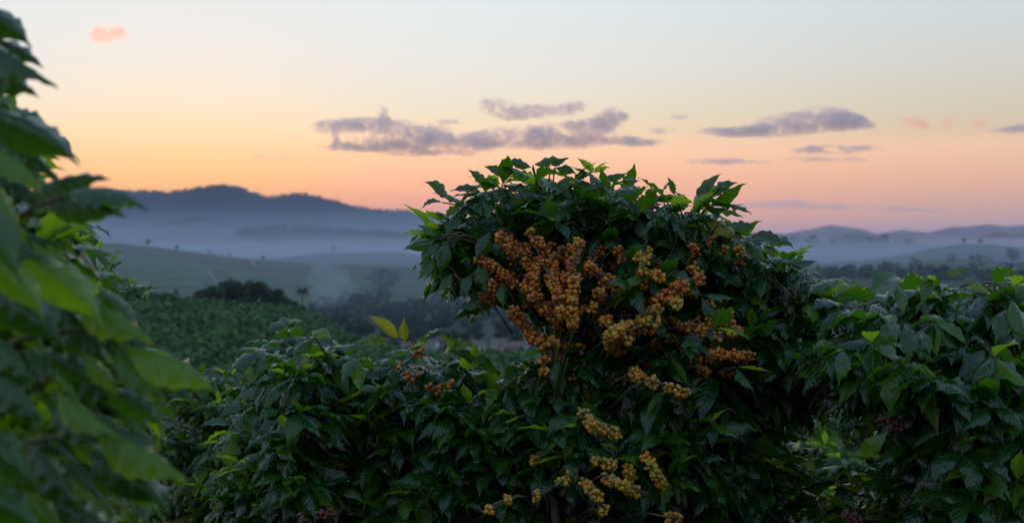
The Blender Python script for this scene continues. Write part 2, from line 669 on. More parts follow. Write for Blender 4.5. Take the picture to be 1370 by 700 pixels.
HAZE = vol_material('haze_air', (.54, .65, 1.0), 4.6e-5)
MISTA = vol_material('valley_mist', (.68, .78, 1.0), 2.7e-4, .6)
MISTD = vol_material('light_mist', (.66, .77, 1.0), 4.2e-4, .5)
MISTE = vol_material('high_mist', (.64, .75, 1.0), 9e-5, .5)
MISTB = vol_material('thin_mist', (.60, .70, 1.0), 3.0e-5, .5)
MISTC = vol_material('bank_mist', (.66, .76, 1.0), 3.0e-4, .6)
air_box('haze', -27000, 27000, -27000, 27000, -160, 305, HAZE, 'pale blue morning haze filling the valley')
air_box('valley_mist', -7000, 7000, 1570, 5450, -125, 1.5, MISTA, 'white mist lying lowest between the hills')
air_box('valley_mist', -7010, 7010, 1700, 5460, -126.5, 9, MISTA, 'white mist lying low between the hills')
air_box('valley_mist', -7020, 7020, 1900, 5470, -127.5, 20, MISTA, 'upper part of the white mist between the hills')
air_box('morning_mist', -6900, 6900, 700, 1560, -123, 7, MISTD, 'light mist over the fields in front of the hills')
air_box('high_mist', -5300, 260, 2300, 5420, -122, 115, MISTE, 'highest thin mist against the left hand mountain')
air_box('thin_mist', -7200, 7200, 60, 5500, -126, 75, MISTB, 'thin mist above the valley floor')
air_box('mist_bank', -5200, 250, 1650, 5400, -124, 48, MISTC, 'bank of mist filling the valley below the left hand mountain')

# ------------------------------------------------------------------ clouds (real depth, soft because they are thin at the rim)
CLOUDM = vol_material('cloud_vapour', (.90, .86, .89), 4.0e-3, .4)
WISPM = vol_material('wisp_vapour', (1.0, .70, .57), 2.2e-3, .6)


def cloud(label, D, blobs, mat=CLOUDM, thick=1.0, seed=0, step=1.6, nscale=.05):
    b = np.array(blobs, float) * np.array([1, 1, 1.12, 1.9])
    x0, x1 = (b[:, 0] - b[:, 2]).min() - 6, (b[:, 0] + b[:, 2]).max() + 6
    y0, y1 = (b[:, 1] - b[:, 3]).min() - 4, (b[:, 1] + b[:, 3]).max() + 4
    sy = step * .5
    gx, gy = np.arange(x0, x1, step), np.arange(y0, y1, sy)
    X, Y = np.meshgrid(gx, gy)
    wx = X + 5 * fbm(X * nscale * .6, Y * nscale * 1.6, seed + 3)
    wy = Y + 1.8 * fbm(X * nscale * .8, Y * nscale * 2.0, seed + 8)
    h = np.zeros_like(X)
    for cx, cy, rx, ry in b:
        dy = wy - cy
        e = ((wx - cx) / rx) ** 2 + (dy / (ry * np.where(dy > 0, .75, 1.1))) ** 2
        h = h + np.clip(1 - e, 0, None) ** 1.3
    h = np.clip(h, 0, 1.25) * (1 + .5 * fbm(X * nscale * 1.5, Y * nscale * 3.5, seed) +   .6 * fbm(X * nscale * 4, Y * nscale * 9, seed + 40, 4)) - .08
    h = np.clip(h, 0, None)
    m = D / F
    T = 34 * m * thick
    ny, nx = X.shape
    iF = -np.ones((ny, nx), int)
    iB = -np.ones((ny, nx), int)
    act = np.zeros((ny, nx), bool)
    c = (h[:-1, :-1] > 0) | (h[1:, :-1] > 0) | (h[:-1, 1:] > 0) | (h[1:, 1:] > 0)
    act[:-1, :-1] |= c
    act[1:, :-1] |= c
    act[:-1, 1:] |= c
    act[1:, 1:] |= c
    V = []

    def P(j, i, off):
        d = D + off
        return (d * (X[j, i] - 685) / F, d, CAM_Z + D * (HOR - Y[j, i]) / F)
    for j in range(ny):
        for i in range(nx):
            if not act[j, i]:
                continue
            iF[j, i] = len(V)
            V.append(P(j, i, -h[j, i] * T))
            if h[j, i] > 0:
                iB[j, i] = len(V)
                V.append(P(j, i, h[j, i] * T * .8))
            else:
                iB[j, i] = iF[j, i]
    fs = []
    for j in range(ny - 1):
        for i in range(nx - 1):
            if not c[j, i]:
                continue
            fs.append((iF[j, i], iF[j + 1, i], iF[j + 1, i + 1], iF[j, i + 1]))
            fs.append((iB[j, i], iB[j, i + 1], iB[j + 1, i + 1], iB[j + 1, i]))
    me = mesh_np('cloud', np.array(V), np.array(fs), [mat])
    return tag(link('cloud', me), label, 'cloud')


cloud('long ragged grey mauve cloud bank stretching left above the tall coffee bush', 15000,
      [(470, 170, 55, 9), (520, 172, 40, 8), (570, 180, 40, 9), (515, 158, 9, 10), (440, 166, 24, 4),
       (520, 194, 70, 8), (600, 193, 80, 10), (680, 188, 70, 10), (745, 190, 60, 9), (800, 189, 60, 6), (850, 190, 45, 3.5), (480, 198, 60, 4), (450, 188, 8, 9), (580, 206, 70, 2.5),
       (795, 172, 40, 8), (815, 160, 24, 10), (770, 166, 26, 4), (733, 178, 22, 8), (710, 174, 9, 5), (835, 158, 10, 4)], seed=1)
cloud('small ragged pink and mauve cloud above the middle of the long cloud bank', 15000,
      [(665, 143, 26, 7), (690, 150, 40, 7), (725, 149, 34, 7), (762, 147, 24, 7), (650, 137, 14, 3), (685, 156, 20, 4)], seed=2, thick=.8)
cloud('smooth lens shaped grey cloud, largest on the right side of the sky', 15000,
      [(1000, 176, 62, 6), (1050, 170, 62, 11), (1095, 164, 56, 12), (1125, 162, 36, 10), (1150, 168, 22, 4), (970, 178, 40, 4)], seed=3, nscale=.03)
cloud('thin grey cloud streak under the lens shaped cloud', 15000,
      [(1110, 201, 50, 4.5), (1150, 201, 42, 3), (1080, 203, 30, 3)], seed=4, nscale=.03, thick=.8)
cloud('faint low streak of cloud just above the upper right leaves of the tall bush', 15000,
      [(960, 216, 46, 3), (1000, 218, 40, 2.4)], seed=5, nscale=.03, thick=.6)
cloud('faint narrow cloud streak right of the lowest streak above the bush', 15000,
      [(1090, 214, 50, 2.6), (1130, 213, 30, 2.2)], seed=15, nscale=.03, thick=.5)
cloud('long pale mauve cloud line lying low over the right hand hills', 15000,
      [(1030, 275, 60, 4), (1080, 276, 60, 4.5), (1150, 278, 60, 3), (1220, 280, 60, 2.5)], seed=6, nscale=.02, thick=.45)
cloud('small peach pink cloud puff alone in the upper left sky', 15000,
      [(147, 44, 22, 6), (160, 48, 16, 5), (140, 54, 20, 5), (128, 50, 10, 4)], WISPM, 1.0, 7)
cloud('tiny pink cloud wisp beside the lens shaped cloud', 15000, [(1221, 162, 16, 6), (1232, 168, 10, 4)], WISPM, .7, 8)
cloud('fainter tiny pink wisp at the far right of the sky', 15000, [(1270, 164, 10, 7), (1310, 166, 16, 4)], WISPM, .45, 9)
cloud('short dark streak of cloud cut by the right edge of the picture', 15000, [(1350, 175, 44, 4), (1385, 172, 40, 5)], seed=10, nscale=.03, thick=.6)
cloud('small mauve cloud shred between the cloud bank and the lens cloud', 15000, [(885, 175, 22, 3.2), (905, 156, 20, 2.6)], seed=11, thick=.5)
cloud('little flat cloud shred above the left half of the cloud bank', 15000, [(597, 163, 18, 3.4)], seed=12, thick=.6)
cloud('faint pink shred of cloud left of the cloud bank, low over the mountain', 15000, [(370, 210, 34, 3.6), (345, 212, 20, 2.5), (392, 181, 16, 2.6)], WISPM, .8, 13)
cloud('pale glowing cloud fleck over the highest mountain', 15000, [(296, 201, 16, 3.5), (284, 214, 8, 4)], WISPM, .5, 14)

# ------------------------------------------------------------------ distant trees
def clump_material(name, c0, c1, scale=.9):
    M = Mat(name)
    oi = M.new('ShaderNodeObjectInfo')
    n = M.noise(scale, 3)
    c = M.mix(M.smooth(n, .3, .7), c0, c1)
    c = M.mix(M.math('MULTIPLY', oi.outputs['Random'], .5), c, tuple(v * .62 for v in c0))
    M.l.new(c, M.bsdf.inputs['Base Color'])
    M.bsdf.inputs['Roughness'].default_value = .7
    M.bsdf.inputs['Specular IOR Level'].default_value = .25
    return M.m


CROWN = clump_material('tree_crown', (.028, .05, .022), (.055, .085, .03))
SHRUB = clump_material('plantation_shrub', (.045, .125, .028), (.125, .235, .045), .7)


def leaf_quads(cent, nor, size, r):
    """random leaf-clump quads at cent facing nor"""
    n = len(cent)
    t = nrm(np.cross(nor, r.normal(size=(n, 3))))
    b = np.cross(nrm(nor), t)
    s = size * r.uniform(.6, 1.3, (n, 1))
    k = r.uniform(.5, .9, (n, 1))
    V = np.stack([cent - t * s, cent - b * s * k + nor * s * .15, cent + t * s, cent + b * s * k - nor * s * .1], 1).reshape(-1, 3)
    q = np.arange(n * 4).reshape(-1, 4)
    return V, q


def crown_mesh(r, h, w, n, lobes, size, base=.35):
    """lobed crown: h tall, w wide, starting at base*h"""
    V = []
    cs = []
    for _ in range(lobes):
        a, rr = r.uniform(0, 2 * np.pi), w * .30 * np.sqrt(r.uniform())
        cs.append((rr * np.cos(a), rr * np.sin(a), r.uniform(base * h + .15 * h, h * .86), r.uniform(.20, .34) * w))
    parts = []
    for cx, cy, cz, rad in cs:
        m = n // lobes
        d = nrm(r.normal(size=(m, 3)))
        rad_ = rad * r.uniform(.65, 1.06, (m, 1))
        c = np.array([cx, cy, cz]) + d * rad_ * np.array([1, 1, .8])
        parts.append(leaf_quads(c, nrm(d + .5 * r.normal(size=(m, 3)) + np.array([0, 0, .3])), size, r))
    return join(parts), cs


def tree_proto(seed, h, w, n, lobes, size, base=.3, trunk_r=.18):
    r = np.random.default_rng(seed)
    (V, F_), cs = crown_mesh(r, h, w, n, lobes, size, base)
    tp = [np.array([0, 0, -.4]), np.array([.1, 0, h * .25]), np.array([0, .1, h * .5]), np.array([0.05, 0, h * .78])]
    parts = [tube(tp, [trunk_r, trunk_r * .8, trunk_r * .6, trunk_r * .25], 6)]
    for cx, cy, cz, rad in cs:
        s = np.array([0, 0, max(h * .22, cz - rad * 1.6)])
        parts.append(tube([s, (s + np.array([cx, cy, cz])) / 2 + np.array([0, 0, -.1]), np.array([cx, cy, cz])], [trunk_r * .5, trunk_r * .35, trunk_r * .15], 4))
    TV, TF = join(parts)
    return mesh_np('trunk', TV, TF, [TRUNK]), mesh_np('crown', V, F_, [CROWN], smooth=False)


BROAD = [tree_proto(40 + i, h, w, 640, lob, .48, bs, .2) for i, (h, w, lob, bs) in enumerate([(6.5, 7.5, 8, .18), (7.5, 7, 9, .22), (5.5, 6.5, 7, .15), (8.5, 7, 9, .25)])]


def plant_tree(name, label, group, px, r, proto, s=1.0, rot=None, cat='tree', dz=0):
    a = math.atan((px - 685) / F)
    x, y = r * math.sin(a), r * math.cos(a)
    root = empty(name, (x, y, gz(x, y) + dz))
    root.rotation_euler = (0, 0, random.uniform(0, 6.28) if rot is None else rot)
    root.scale = (s, s, s * random.uniform(.9, 1.1))
    tag(root, label, cat, group)
    link('trunk', proto[0], root)
    link('crown', proto[1], root)
    return root


for i, (px, r, k, s) in enumerate([(276, 416, 2, .9), (291, 418, 0, 1.0), (309, 420, 1, 1.15), (326, 420, 0, 1.25), (343, 421, 1, 1.1), (357, 419, 2, 1.1), (370, 418, 0, .95), (384, 413, 2, .8), (393, 414, 0, .5)]):
    plant_tree('broadleaf_tree', ['dark rounded tree at the left end of the hilltop tree line', 'dark tree second from the left end of the hilltop tree line',
               'tall dark tree left of the highest crown in the hilltop tree line', 'broad dark tree with the highest crown in the hilltop tree line', 'dark tree right of the highest crown in the hilltop tree line',
               'round dark tree right of the middle of the hilltop tree line', 'low dark tree near the small bare topped tree on the hill crest', 'small dark tree below the slim palm on the hill crest',
               'last low tree at the right end of the hilltop tree line'][i], 'trees along the hill crest', px, r, BROAD[k], s)

# slim thin-crowned tree just right of the tree line, and the lone palm
r_ = np.random.default_rng(77)


def palm_proto():
    h = 6.6
    tp = [(0, 0, -.5), (.05, 0, 2), (.1, .02, 4.2), (.12, 0, h)]
    TV, TF = join([tube(tp, [.26, .22, .19, .17], 7)])
    parts = []
    for k in range(30):
        a = k * 2.4 + r_.uniform(-.2, .2)
        up = r_.uniform(-.3, 1.7)
        L = r_.uniform(1.5, 2.1)
        d = np.array([math.cos(a), math.sin(a), 0])
        pts = [np.array([.12, 0, h]) + d * L * t + np.array([0, 0, L * (up * t - 0.75 * t * t)]) for t in np.linspace(0, 1, 6)]
        pts = np.array(pts)
        parts.append(tube(pts, np.linspace(.04, .01, 6), 3))
        side = np.cross(d, [0, 0, 1])
        for j in range(1, 6):
            for sg in (-1, 1):
                for q in (0, .5):
                    p = pts[j] * (1 - q) + pts[j - 1] * q
                    e = p + (side * sg * .45 + d * .28 + np.array([0, 0, -.28])) * (1.2 - .12 * j)
                    wv = d * .13
                    parts.append((np.array([p - wv, p + wv, e + wv * .3, e - wv * .3]), np.array([[0, 1, 2, 3]])))
    V, Fc = join([(v, q if isinstance(q, list) else clean_quads(q)) for v, q in parts])
    return mesh_np('trunk', TV, TF, [TRUNK]), mesh_np('crown', V, Fc, [CROWN], smooth=False)


PALM = palm_proto()
plant_tree('palm_tree', 'lone slim palm with a small round crown standing against the haze on the hill crest', None, 404, 408, PALM, .95, 0.4, 'palm', .6)
THIN = tree_proto(91, 5.0, 3.2, 120, 5, .26, .4, .1)
plant_tree('thin_tree', 'small sparse tree between the hilltop tree line and the slim palm', None, 379, 424, THIN, 1.0, None, 'tree', .8)
plant_tree('thin_tree', 'small sparse tree at the left end of the plantation crest beside the leaves', None, 235, 417, THIN, .8)

# trees of the village valley
rv = np.random.default_rng(5)
vt = []
for px, r, k, s in [(428, 640, 1, .8), (437, 630, 3, .62), (446, 660, 0, .7), (455, 640, 3, .7), (420, 600, 2, .8), (470, 640, 1, .62), (480, 650, 2, .7), (494, 660, 0, .62), (506, 690, 3, .6),
                    (522, 760, 0, 1.1), (536, 770, 1, 1.2), (550, 770, 0, 1.35), (560, 780, 1, 1.1), (573, 760, 2, 1.1), (586, 790, 0, 1.2), (600, 800, 1, 1.2), (614, 820, 3, 1.2), (628, 830, 0, 1.3), (641, 820, 1, 1.2)]:
    vt.append((px, r, k, s))
for _ in range(210):
    px = rv.uniform(415, 735)
    r = rv.uniform(590, 900)
    if any(abs(px - q[0]) < 6 and abs(r - q[1]) < 14 for q in vt):
        continue
    vt.append((px, r, int(rv.integers(0, 4)), rv.uniform(.6, 1.15)))
HOUSES = [(449, 612, 9.5, .1, 'white'), (462, 606, 7, .2, 'grey'), (577, 655, 6, -.3, 'white'), (592, 668, 8, .5, 'grey'), (637, 640, 7.5, .2, 'white'), (668, 660, 6.5, -.2, 'white'),
          (692, 640, 7, .35, 'white'), (683, 628, 9, .5, 'pink'), (625, 655, 8, -.5, 'pink'), (712, 660, 8, .1, 'white'), (548, 640, 7, .3, 'grey')]
for px, r, k, s in vt:
    if any(abs(px - h[0]) < 9 and r < h[1] + 6 and r > h[1] - 34 for h in HOUSES):
        continue
    plant_tree('valley_tree', 'hazy dark green tree among the houses on the valley floor', 'trees around the village', px, r, BROAD[k], s)


def paint(name, c, s=2.0, v=.15, rough=.8):
    M = Mat(name)
    n = M.noise(s, 4)
    M.l.new(M.mix(M.smooth(n, .35, .7), c, tuple(x * (1 - v * 2) for x in c)), M.bsdf.inputs['Base Color'])
    M.bsdf.inputs['Roughness'].default_value = rough
    return M.m


WALLS = {'white': paint('white_render', (.72, .72, .70)), 'grey': paint('grey_render', (.40, .40, .40)), 'pink': paint('pink_render', (.5, .33, .27))}
ROOF = paint('clay_roof', (.20, .13, .10), 1.5, .2)
GLASS = paint('dark_window', (.03, .035, .04), 2, .1, .2)
WOOD = paint('door_wood', (.10, .06, .035))


def box_v(x0, x1, y0, y1, z0, z1):
    V = np.array([(x, y, z) for z in (z0, z1) for y in (y0, y1) for x in (x0, x1)], float)
    q = np.array([(0, 2, 3, 1), (4, 5, 7, 6), (0, 1, 5, 4), (2, 6, 7, 3), (0, 4, 6, 2), (1, 3, 7, 5)])
    return V, [q]


def house(px, r, w, rot, col, label):
    a = math.atan((px - 685) / F)
    x, y = r * math.sin(a), r * math.cos(a)
    root = empty('house', (x, y, gz(x, y) - .1))
    root.rotation_euler = (0, 0, rot)
    tag(root, label, 'house', 'village houses')
    d, h = w * .72, 3.1
    V, q = box_v(-w / 2, w / 2, -d / 2, d / 2, -.8, h)
    V2 = np.array([(-w / 2, -d / 2, h), (-w / 2, d / 2, h), (-w / 2, 0, h + d * .26), (w / 2, -d / 2, h), (w / 2, d / 2, h), (w / 2, 0, h + d * .26)])
    V, Fc = join([(V, q), (V2, [np.array([(0, 2, 1), (3, 4, 5)])])])
    link('wall', mesh_np('wall', V, Fc, [WALLS[col]], smooth=False), root)
    o, t = .45, .14
    sl = d * .26 / (d / 2)
    rp = []
    for sg in (-1, 1):
        e = (d / 2 + o)
        A = [(-w / 2 - o, sg * e, h - sl * o), (w / 2 + o, sg * e, h - sl * o), (w / 2 + o, 0, h + d * .26), (-w / 2 - o, 0, h + d * .26)]
        A = np.array(A)
        V = np.vstack([A + (0, 0, .02), A + (0, 0, .02 + t)])
        rp.append((V, [np.array([(0, 1, 2, 3), (7, 6, 5, 4), (0, 4, 5, 1), (1, 5, 6, 2), (2, 6, 7, 3), (3, 7, 4, 0)])]))
    V, Fc = join(rp)
    link('roof', mesh_np('roof', V, Fc, [ROOF], smooth=False), root)
    V, q = box_v(-.45, .45, -d / 2 - .06, -d / 2 + .02, 0, 2.1)
    link('door', mesh_np('door', V, q, [WOOD], smooth=False), root)
    for xx in (-w * .3, w * .3):
        V, q = box_v(xx - .55, xx + .55, -d / 2 - .05, -d / 2 + .02, 1.0, 2.1)
        link('window', mesh_np('window', V, q, [GLASS], smooth=False), root)


HL = ['long white house below the palm, at the left end of the village', 'grey house beside the long white house in the village', 'small white house under the big round trees of the village',
      'grey house right of the small white house under the big trees', 'white house with a clay roof in the middle of the village trees', 'small white house seen left of the hanging cherry strand',
      'white house close under the hanging cherry strand', 'pinkish house with a clay roof beside the white house under the cherry strand', 'pinkish house beside the clay roofed white house in the village middle',
      'white house at the right end of the village, behind the tall coffee bush', 'grey house behind the yellow coffee leaves']
for h, lb in zip(HOUSES, HL):
    house(*h, lb)

# lone trees on the hazy hills
for px, r, k, s, lb in [(237, 1495, 0, .9, 'small hazy tree at the left of the field hill ridge'), (281, 1500, 1, .6, 'tiny hazy tree on the middle of the field hill ridge'),
                        (352, 1505, 0, .75, 'tiny hazy tree near the top of the pale track on the field hill'), (307, 1502, 2, .55, 'faintest tiny tree on the field hill ridge'),
                        (1355, 1480, 0, 2.3, 'round hazy tree standing alone on the right hand hill'), (1290, 2140, 1, 1.2, 'tiny hazy tree on the crest of the right hand misty hill'),
                        (1312, 2150, 0, 1.3, 'low hazy tree on the misty hill right of the tiny crest tree'), (198, 1490, 1, .9, 'hazy tree where the field hill meets the coffee leaves'),
                        (446, 2140, 0, 1.6, 'hazy tree on the far ridge above the village')]:
    plant_tree('lone_tree', lb, None, px, r, BROAD[k], s)

# far woods: one mass of small crowns along the misty ridges and on dark patches of the field hill
def far_wood(name, label, spots, size, n, seed):
    r = np.random.default_rng(seed)
    parts = []
    for px, rr in spots:
        a = math.atan((px - 685) / F)
        x, y = rr * math.sin(a), rr * math.cos(a)
        s = size * r.uniform(.6, 1.3)
        d = nrm(r.normal(size=(n, 3)))
        c = np.array([x, y, gz(x, y) + s * .3]) + d * s * np.array([.6, .6, .55]) * r.uniform(.7, 1.05, (n, 1))
        parts.append(leaf_quads(c, nrm(d + .4 * r.normal(size=(n, 3))), s * .22, r))
    V, Fc = join([(v, [q]) for v, q in parts])
    tag(link(name, mesh_np(name, V, Fc, [CROWN], smooth=False)), label, None, None, 'stuff')


rw = np.random.default_rng(3)
far_wood('far_woodland', 'dim woodland along the misty ridges', [(rw.uniform(320, 600), rw.uniform(3130, 3230)) for _ in range(160)] + [(rw.uniform(205, 330), rw.uniform(4050, 4130)) for _ in range(70)]
         + [(rw.uniform(1000, 1230), rw.uniform(3120, 3230)) for _ in range(40)], 15, 26, 8)
far_wood('hillside_wood', 'dark wood on the hazy slope behind the village', [(rw.normal(512, 9), rw.uniform(1000, 1330)) for _ in range(26)] + [(rw.normal(470, 14), rw.uniform(960, 1040)) for _ in range(16)] + [(rw.normal(585, 16), rw.uniform(940, 1010)) for _ in range(18)] + [(rw.normal(655, 40), rw.uniform(920, 1250)) for _ in range(70)] + [(rw.uniform(425, 720), rw.uniform(880, 960)) for _ in range(90)]
         + [(rw.uniform(1040, 1420), rw.uniform(900, 990)) for _ in range(110)] + [(rw.uniform(1000, 1400), rw.uniform(1050, 1400)) for _ in range(30)], 8, 26, 9)
far_wood('ridge_forest', 'forest edge bristling along the mountain skyline', [(rw.uniform(80, 600), rw.uniform(5660, 5730)) for _ in range(420)], 11, 14, 10)

# pale tracks on the field hill
def ground_strip(name, label, pts, w, mat):
    P_ = []
    for px, r in pts:
        a = math.atan((px - 685) / F)
        P_.append((r * math.sin(a), r * math.cos(a)))
    P_ = np.array(P_)
    t = np.linspace(0, len(P_) - 1, 40)
    X = np.interp(t, range(len(P_)), P_[:, 0])
    Y = np.interp(t, range(len(P_)), P_[:, 1])
    tg = nrm(np.stack([np.gradient(X), np.gradient(Y)], -1))
    nn = np.stack([-tg[:, 1], tg[:, 0]], -1)
    L, Rr = np.stack([X, Y], -1) - nn * w / 2, np.stack([X, Y], -1) + nn * w / 2
    V = []
    for p in (L, Rr):
        V.append(np.column_stack([p, ground_z(p[:, 0], p[:, 1]) + .9]))
    V = np.vstack(V)
    n = len(X)
    q = np.array([(i, i + 1, n + i + 1, n + i) for i in range(n - 1)])
    tag(link(name, mesh_np(name, V, q, [mat])), label, None, None, 'structure')


DIRT = paint('pale_dirt', (.24, .21, .16), .05)
ground_strip('dirt_track', 'pale straight track running up the field hill', [(339, 1330), (337.5, 1490)], 3.0, DIRT)
ground_strip('dirt_track', 'short pale track slanting across the field hill', [(292, 1150), (285, 1200), (278, 1250)], 1.6, DIRT)
ground_strip('dirt_track', 'pale track on the right hand hill below its crest', [(1292, 1380), (1288, 1490)], 2.5, DIRT)

# smoke drifting up from the valley
def smoke():
    m = vol_material('wood_smoke', (.78, .86, 1.0), 1.2e-2, .3)
    parts = []
    # one continuous bent plume
    n, k = 14, 16
    V = []
    for i in range(n):
        t = i / (n - 1)
        c = at(436 + 14 * math.sin(t * 3.0) - 10 * t, 414 - 66 * t, 760)
        rad = (4 + 9 * math.sin(math.pi * min(1, t * .95 + .05)) ** .8) if 0 < i < n - 1 else .4
        for j in range(k):
            a = j / k * 2 * math.pi
            w = rad * (1 + .25 * math.sin(3 * a + i * 1.3))
            V.append(c + np.array([math.cos(a) * w, math.sin(a) * w, 0]))
    q = [(i * k + j, i * k + (j + 1) % k, (i + 1) * k + (j + 1) % k, (i + 1) * k + j) for i in range(n - 1) for j in range(k)]
    V = np.array(V + [V[0], V[-1]])
    V[-2], V[-1] = V[:k].mean(0), V[(n - 1) * k:n * k].mean(0)
    tr = [(n * k, (j + 1) % k, j) for j in range(k)] + [(n * k + 1, (n - 1) * k + j, (n - 1) * k + (j + 1) % k) for j in range(k)]
    me = mesh_np('smoke_plume', V, [np.array(q), np.array(tr)], [m])
    tag(link('smoke_plume', me), 'thin bluish smoke drifting up from the valley beside the palm', None, None, 'stuff')


smoke()

# ------------------------------------------------------------------ coffee shrubs on the far slope
def shrub_mesh(seed, n=30):
    r = np.random.default_rng(seed)
    d = nrm(r.normal(size=(n, 3)) + np.array([0, 0, .35]))
    c = np.array([0, 0, .75]) + d * np.array([.72, .72, .85]) * r.uniform(.7, 1.0, (n, 1))
    V, q = leaf_quads(c, nrm(d + .5 * r.normal(size=(n, 3)) + np.array([0, 0, .4])), .34, r)
    return V, q


SH = [shrub_mesh(200 + i) for i in range(5)]
SHM = [mesh_np('coffee_shrub', V, q, [SHRUB], smooth=False) for V, q in SH]
spots = []
rs_ = np.random.default_rng(9)
for r0 in np.arange(262, 424, 3.3):
    stepx = 2.2
    for xx in np.arange(-215, 90, stepx):
        x = xx + rs_.uniform(-.35, .35)
        y = math.sqrt(max(1, r0 * r0 - xx * xx)) + .10 * xx + rs_.uniform(-.35, .35)
        p = 685 + F * x / y
        if -420 < p < 1050 and rs_.uniform() > .07 and fbm(x / 16, y / 16, 3)[()] < .62:
            spots.append((x, y, p))
S_ = np.array(spots)
sz = ground_z(S_[:, 0], S_[:, 1])
order = np.argsort(np.hypot(S_[:, 0], S_[:, 1]) + np.where((S_[:, 2] > 205) & (S_[:, 2] < 360), -30, 80))
# the nearest of those that stand clear of the foreground leaves
vis = [i for i in order if 205 < S_[i, 2] < 345 and (HOR - F * (sz[i] + 1 - CAM_Z) / math.hypot(S_[i, 0], S_[i, 1])) < 470]
solo = vis[:300]
solo_set = set(solo)
for i in solo:
    o = link('coffee_shrub', SHM[i % 5], None, (S_[i, 0], S_[i, 1], sz[i] - .05))
    s = rs_.uniform(.75, 1.85)
    o.scale = (s, s, s * rs_.uniform(.9, 1.15))
    o.rotation_euler = (0, 0, rs_.uniform(0, 6.28))
    tag(o, 'small round coffee shrub in the rows on the dark slope beyond the near bushes', 'coffee shrub', 'coffee shrubs in rows on the far slope')
Vs, Qs, off = [], [], 0
for i in range(len(S_)):
    if i in solo_set:
        continue
    V, q = SH[i % 5]
    a, s = rs_.uniform(0, 6.28), rs_.uniform(.75, 1.85)
    c_, s_ = math.cos(a), math.sin(a)
    v = V @ np.array([[c_, s_, 0], [-s_, c_, 0], [0, 0, 1]]) * s + np.array([S_[i, 0], S_[i, 1], sz[i] - .05])
    Vs.append(v)
    Qs.append(q + off)
    off += len(v)
tag(link('coffee_plantation', mesh_np('coffee_plantation', np.vstack(Vs), np.vstack(Qs), [SHRUB], smooth=False)), 'mass of small coffee shrubs covering the far slope', None, None, 'stuff')

# ------------------------------------------------------------------ coffee leaf shapes
WT = np.array([0, .06, .12, .2, .3, .42, .55, .66, .75, .83, .90, 1.0])
WW = np.array([.03, .20, .46, .74, .94, 1.0, .92, .73, .49, .26, .11, .01])


def leaf_shape(nu, nv, bend, fold, wave, nw, seed, half=.205, twist=0):
    r = np.random.default_rng(seed)
    t = np.linspace(0, 1, nu + 1)
    t = t ** .95
    v = np.linspace(-1, 1, nv + 1)
    th = -bend * t ** 1.3
    dy, dz = np.cos(th), np.sin(th)
    cy = np.concatenate([[0], np.cumsum((dy[1:] + dy[:-1]) / 2 * np.diff(t))])
    cz = np.concatenate([[0], np.cumsum((dz[1:] + dz[:-1]) / 2 * np.diff(t))])
    w = np.interp(t, WT, WW) * half
    p1, p2 = r.uniform(0, 6.28, 2)
    T, Vv = np.meshgrid(t, v, indexing='ij')
    w_ = w[:, None] * (1 + .06 * np.sin(2 * np.pi * nw * T + np.where(Vv > 0, p1, p2)))
    up = fold * np.abs(Vv) * w[:, None] + wave * np.abs(Vv) ** 1.5 * np.sin(2 * np.pi * nw * T + np.where(Vv > 0, p1, p2)) * np.sin(np.pi * T) ** .5
    up = up - .25 * w[:, None] * np.abs(Vv) ** 3
    tw = twist * T
    lx = Vv * w_ * np.cos(tw) - up * np.sin(tw)
    lu = Vv * w_ * np.sin(tw) + up * np.cos(tw)
    x = lx + .03 * np.sin(np.pi * T) * r.uniform(-1, 1)
    y = cy[:, None] - lu * dz[:, None]
    z = cz[:, None] + lu * dy[:, None]
    # petiole: the leaf starts a little off the twig
    V = np.stack([x, y + .05, z], -1).reshape(-1, 3)
    i, j = np.meshgrid(np.arange(nu), np.arange(nv), indexing='ij')
    m = nv + 1
    q = np.stack([i * m + j, i * m + j + 1, (i + 1) * m + j + 1, (i + 1) * m + j], -1).reshape(-1, 4)
    uv = np.stack([(Vv + 1) / 2, T], -1).reshape(-1, 2)
    # stalk
    k = len(V)
    V = np.vstack([V, [(-.008, 0, 0), (.008, 0, 0), (0, 0, -.012)]])
    c = m // 2
    q = np.vstack([q, [(k, k + 1, c + 1 if nv > 1 else 1, c - 1)], [(k + 1, k + 2, c, c + 1)], [(k + 2, k, c - 1, c)]])
    uv = np.vstack([uv, [(.5, 0)] * 3])
    return V, q, uv, V[nu * m + m // 2]


rl = np.random.default_rng(21)
VAR = [leaf_shape(12, 4, rl.uniform(.3, 1.7), rl.uniform(-.6, .6), rl.uniform(.025, .055), rl.integers(3, 6), 300 + i, rl.uniform(.175, .222), rl.uniform(-.9, .9)) for i in range(14)]
FINE = [leaf_shape(18, 6, b, f, w, 5, 400 + i, .178, tw) for i, (b, f, w, tw) in enumerate([(.5, -.8, .035, .3), (.9, -1.0, .030, -.3), (1.2, -.9, .04, .4), (.8, -.7, .035, -.5)])]
# young leaves: narrow, still cupped
YNG = [leaf_shape(8, 4, b, .8, .016, 4, 500 + i, .16, tw) for i, (b, tw) in enumerate([(.1, .2), (.4, -.3), (-.3, .1)])]
SHAPES = VAR + FINE + YNG
NV_, NF_, NY_ = len(VAR), len(FINE), len(YNG)
_cache = {}


def leaf_mesh(var, mat):
    if (var, mat) not in _cache:
        V, q, uv, _ = SHAPES[var]
        me = mesh_np('leaf', V, q, [LMATS[mat]])
        set_uv(me, uv)
        _cache[(var, mat)] = me
    return _cache[(var, mat)]


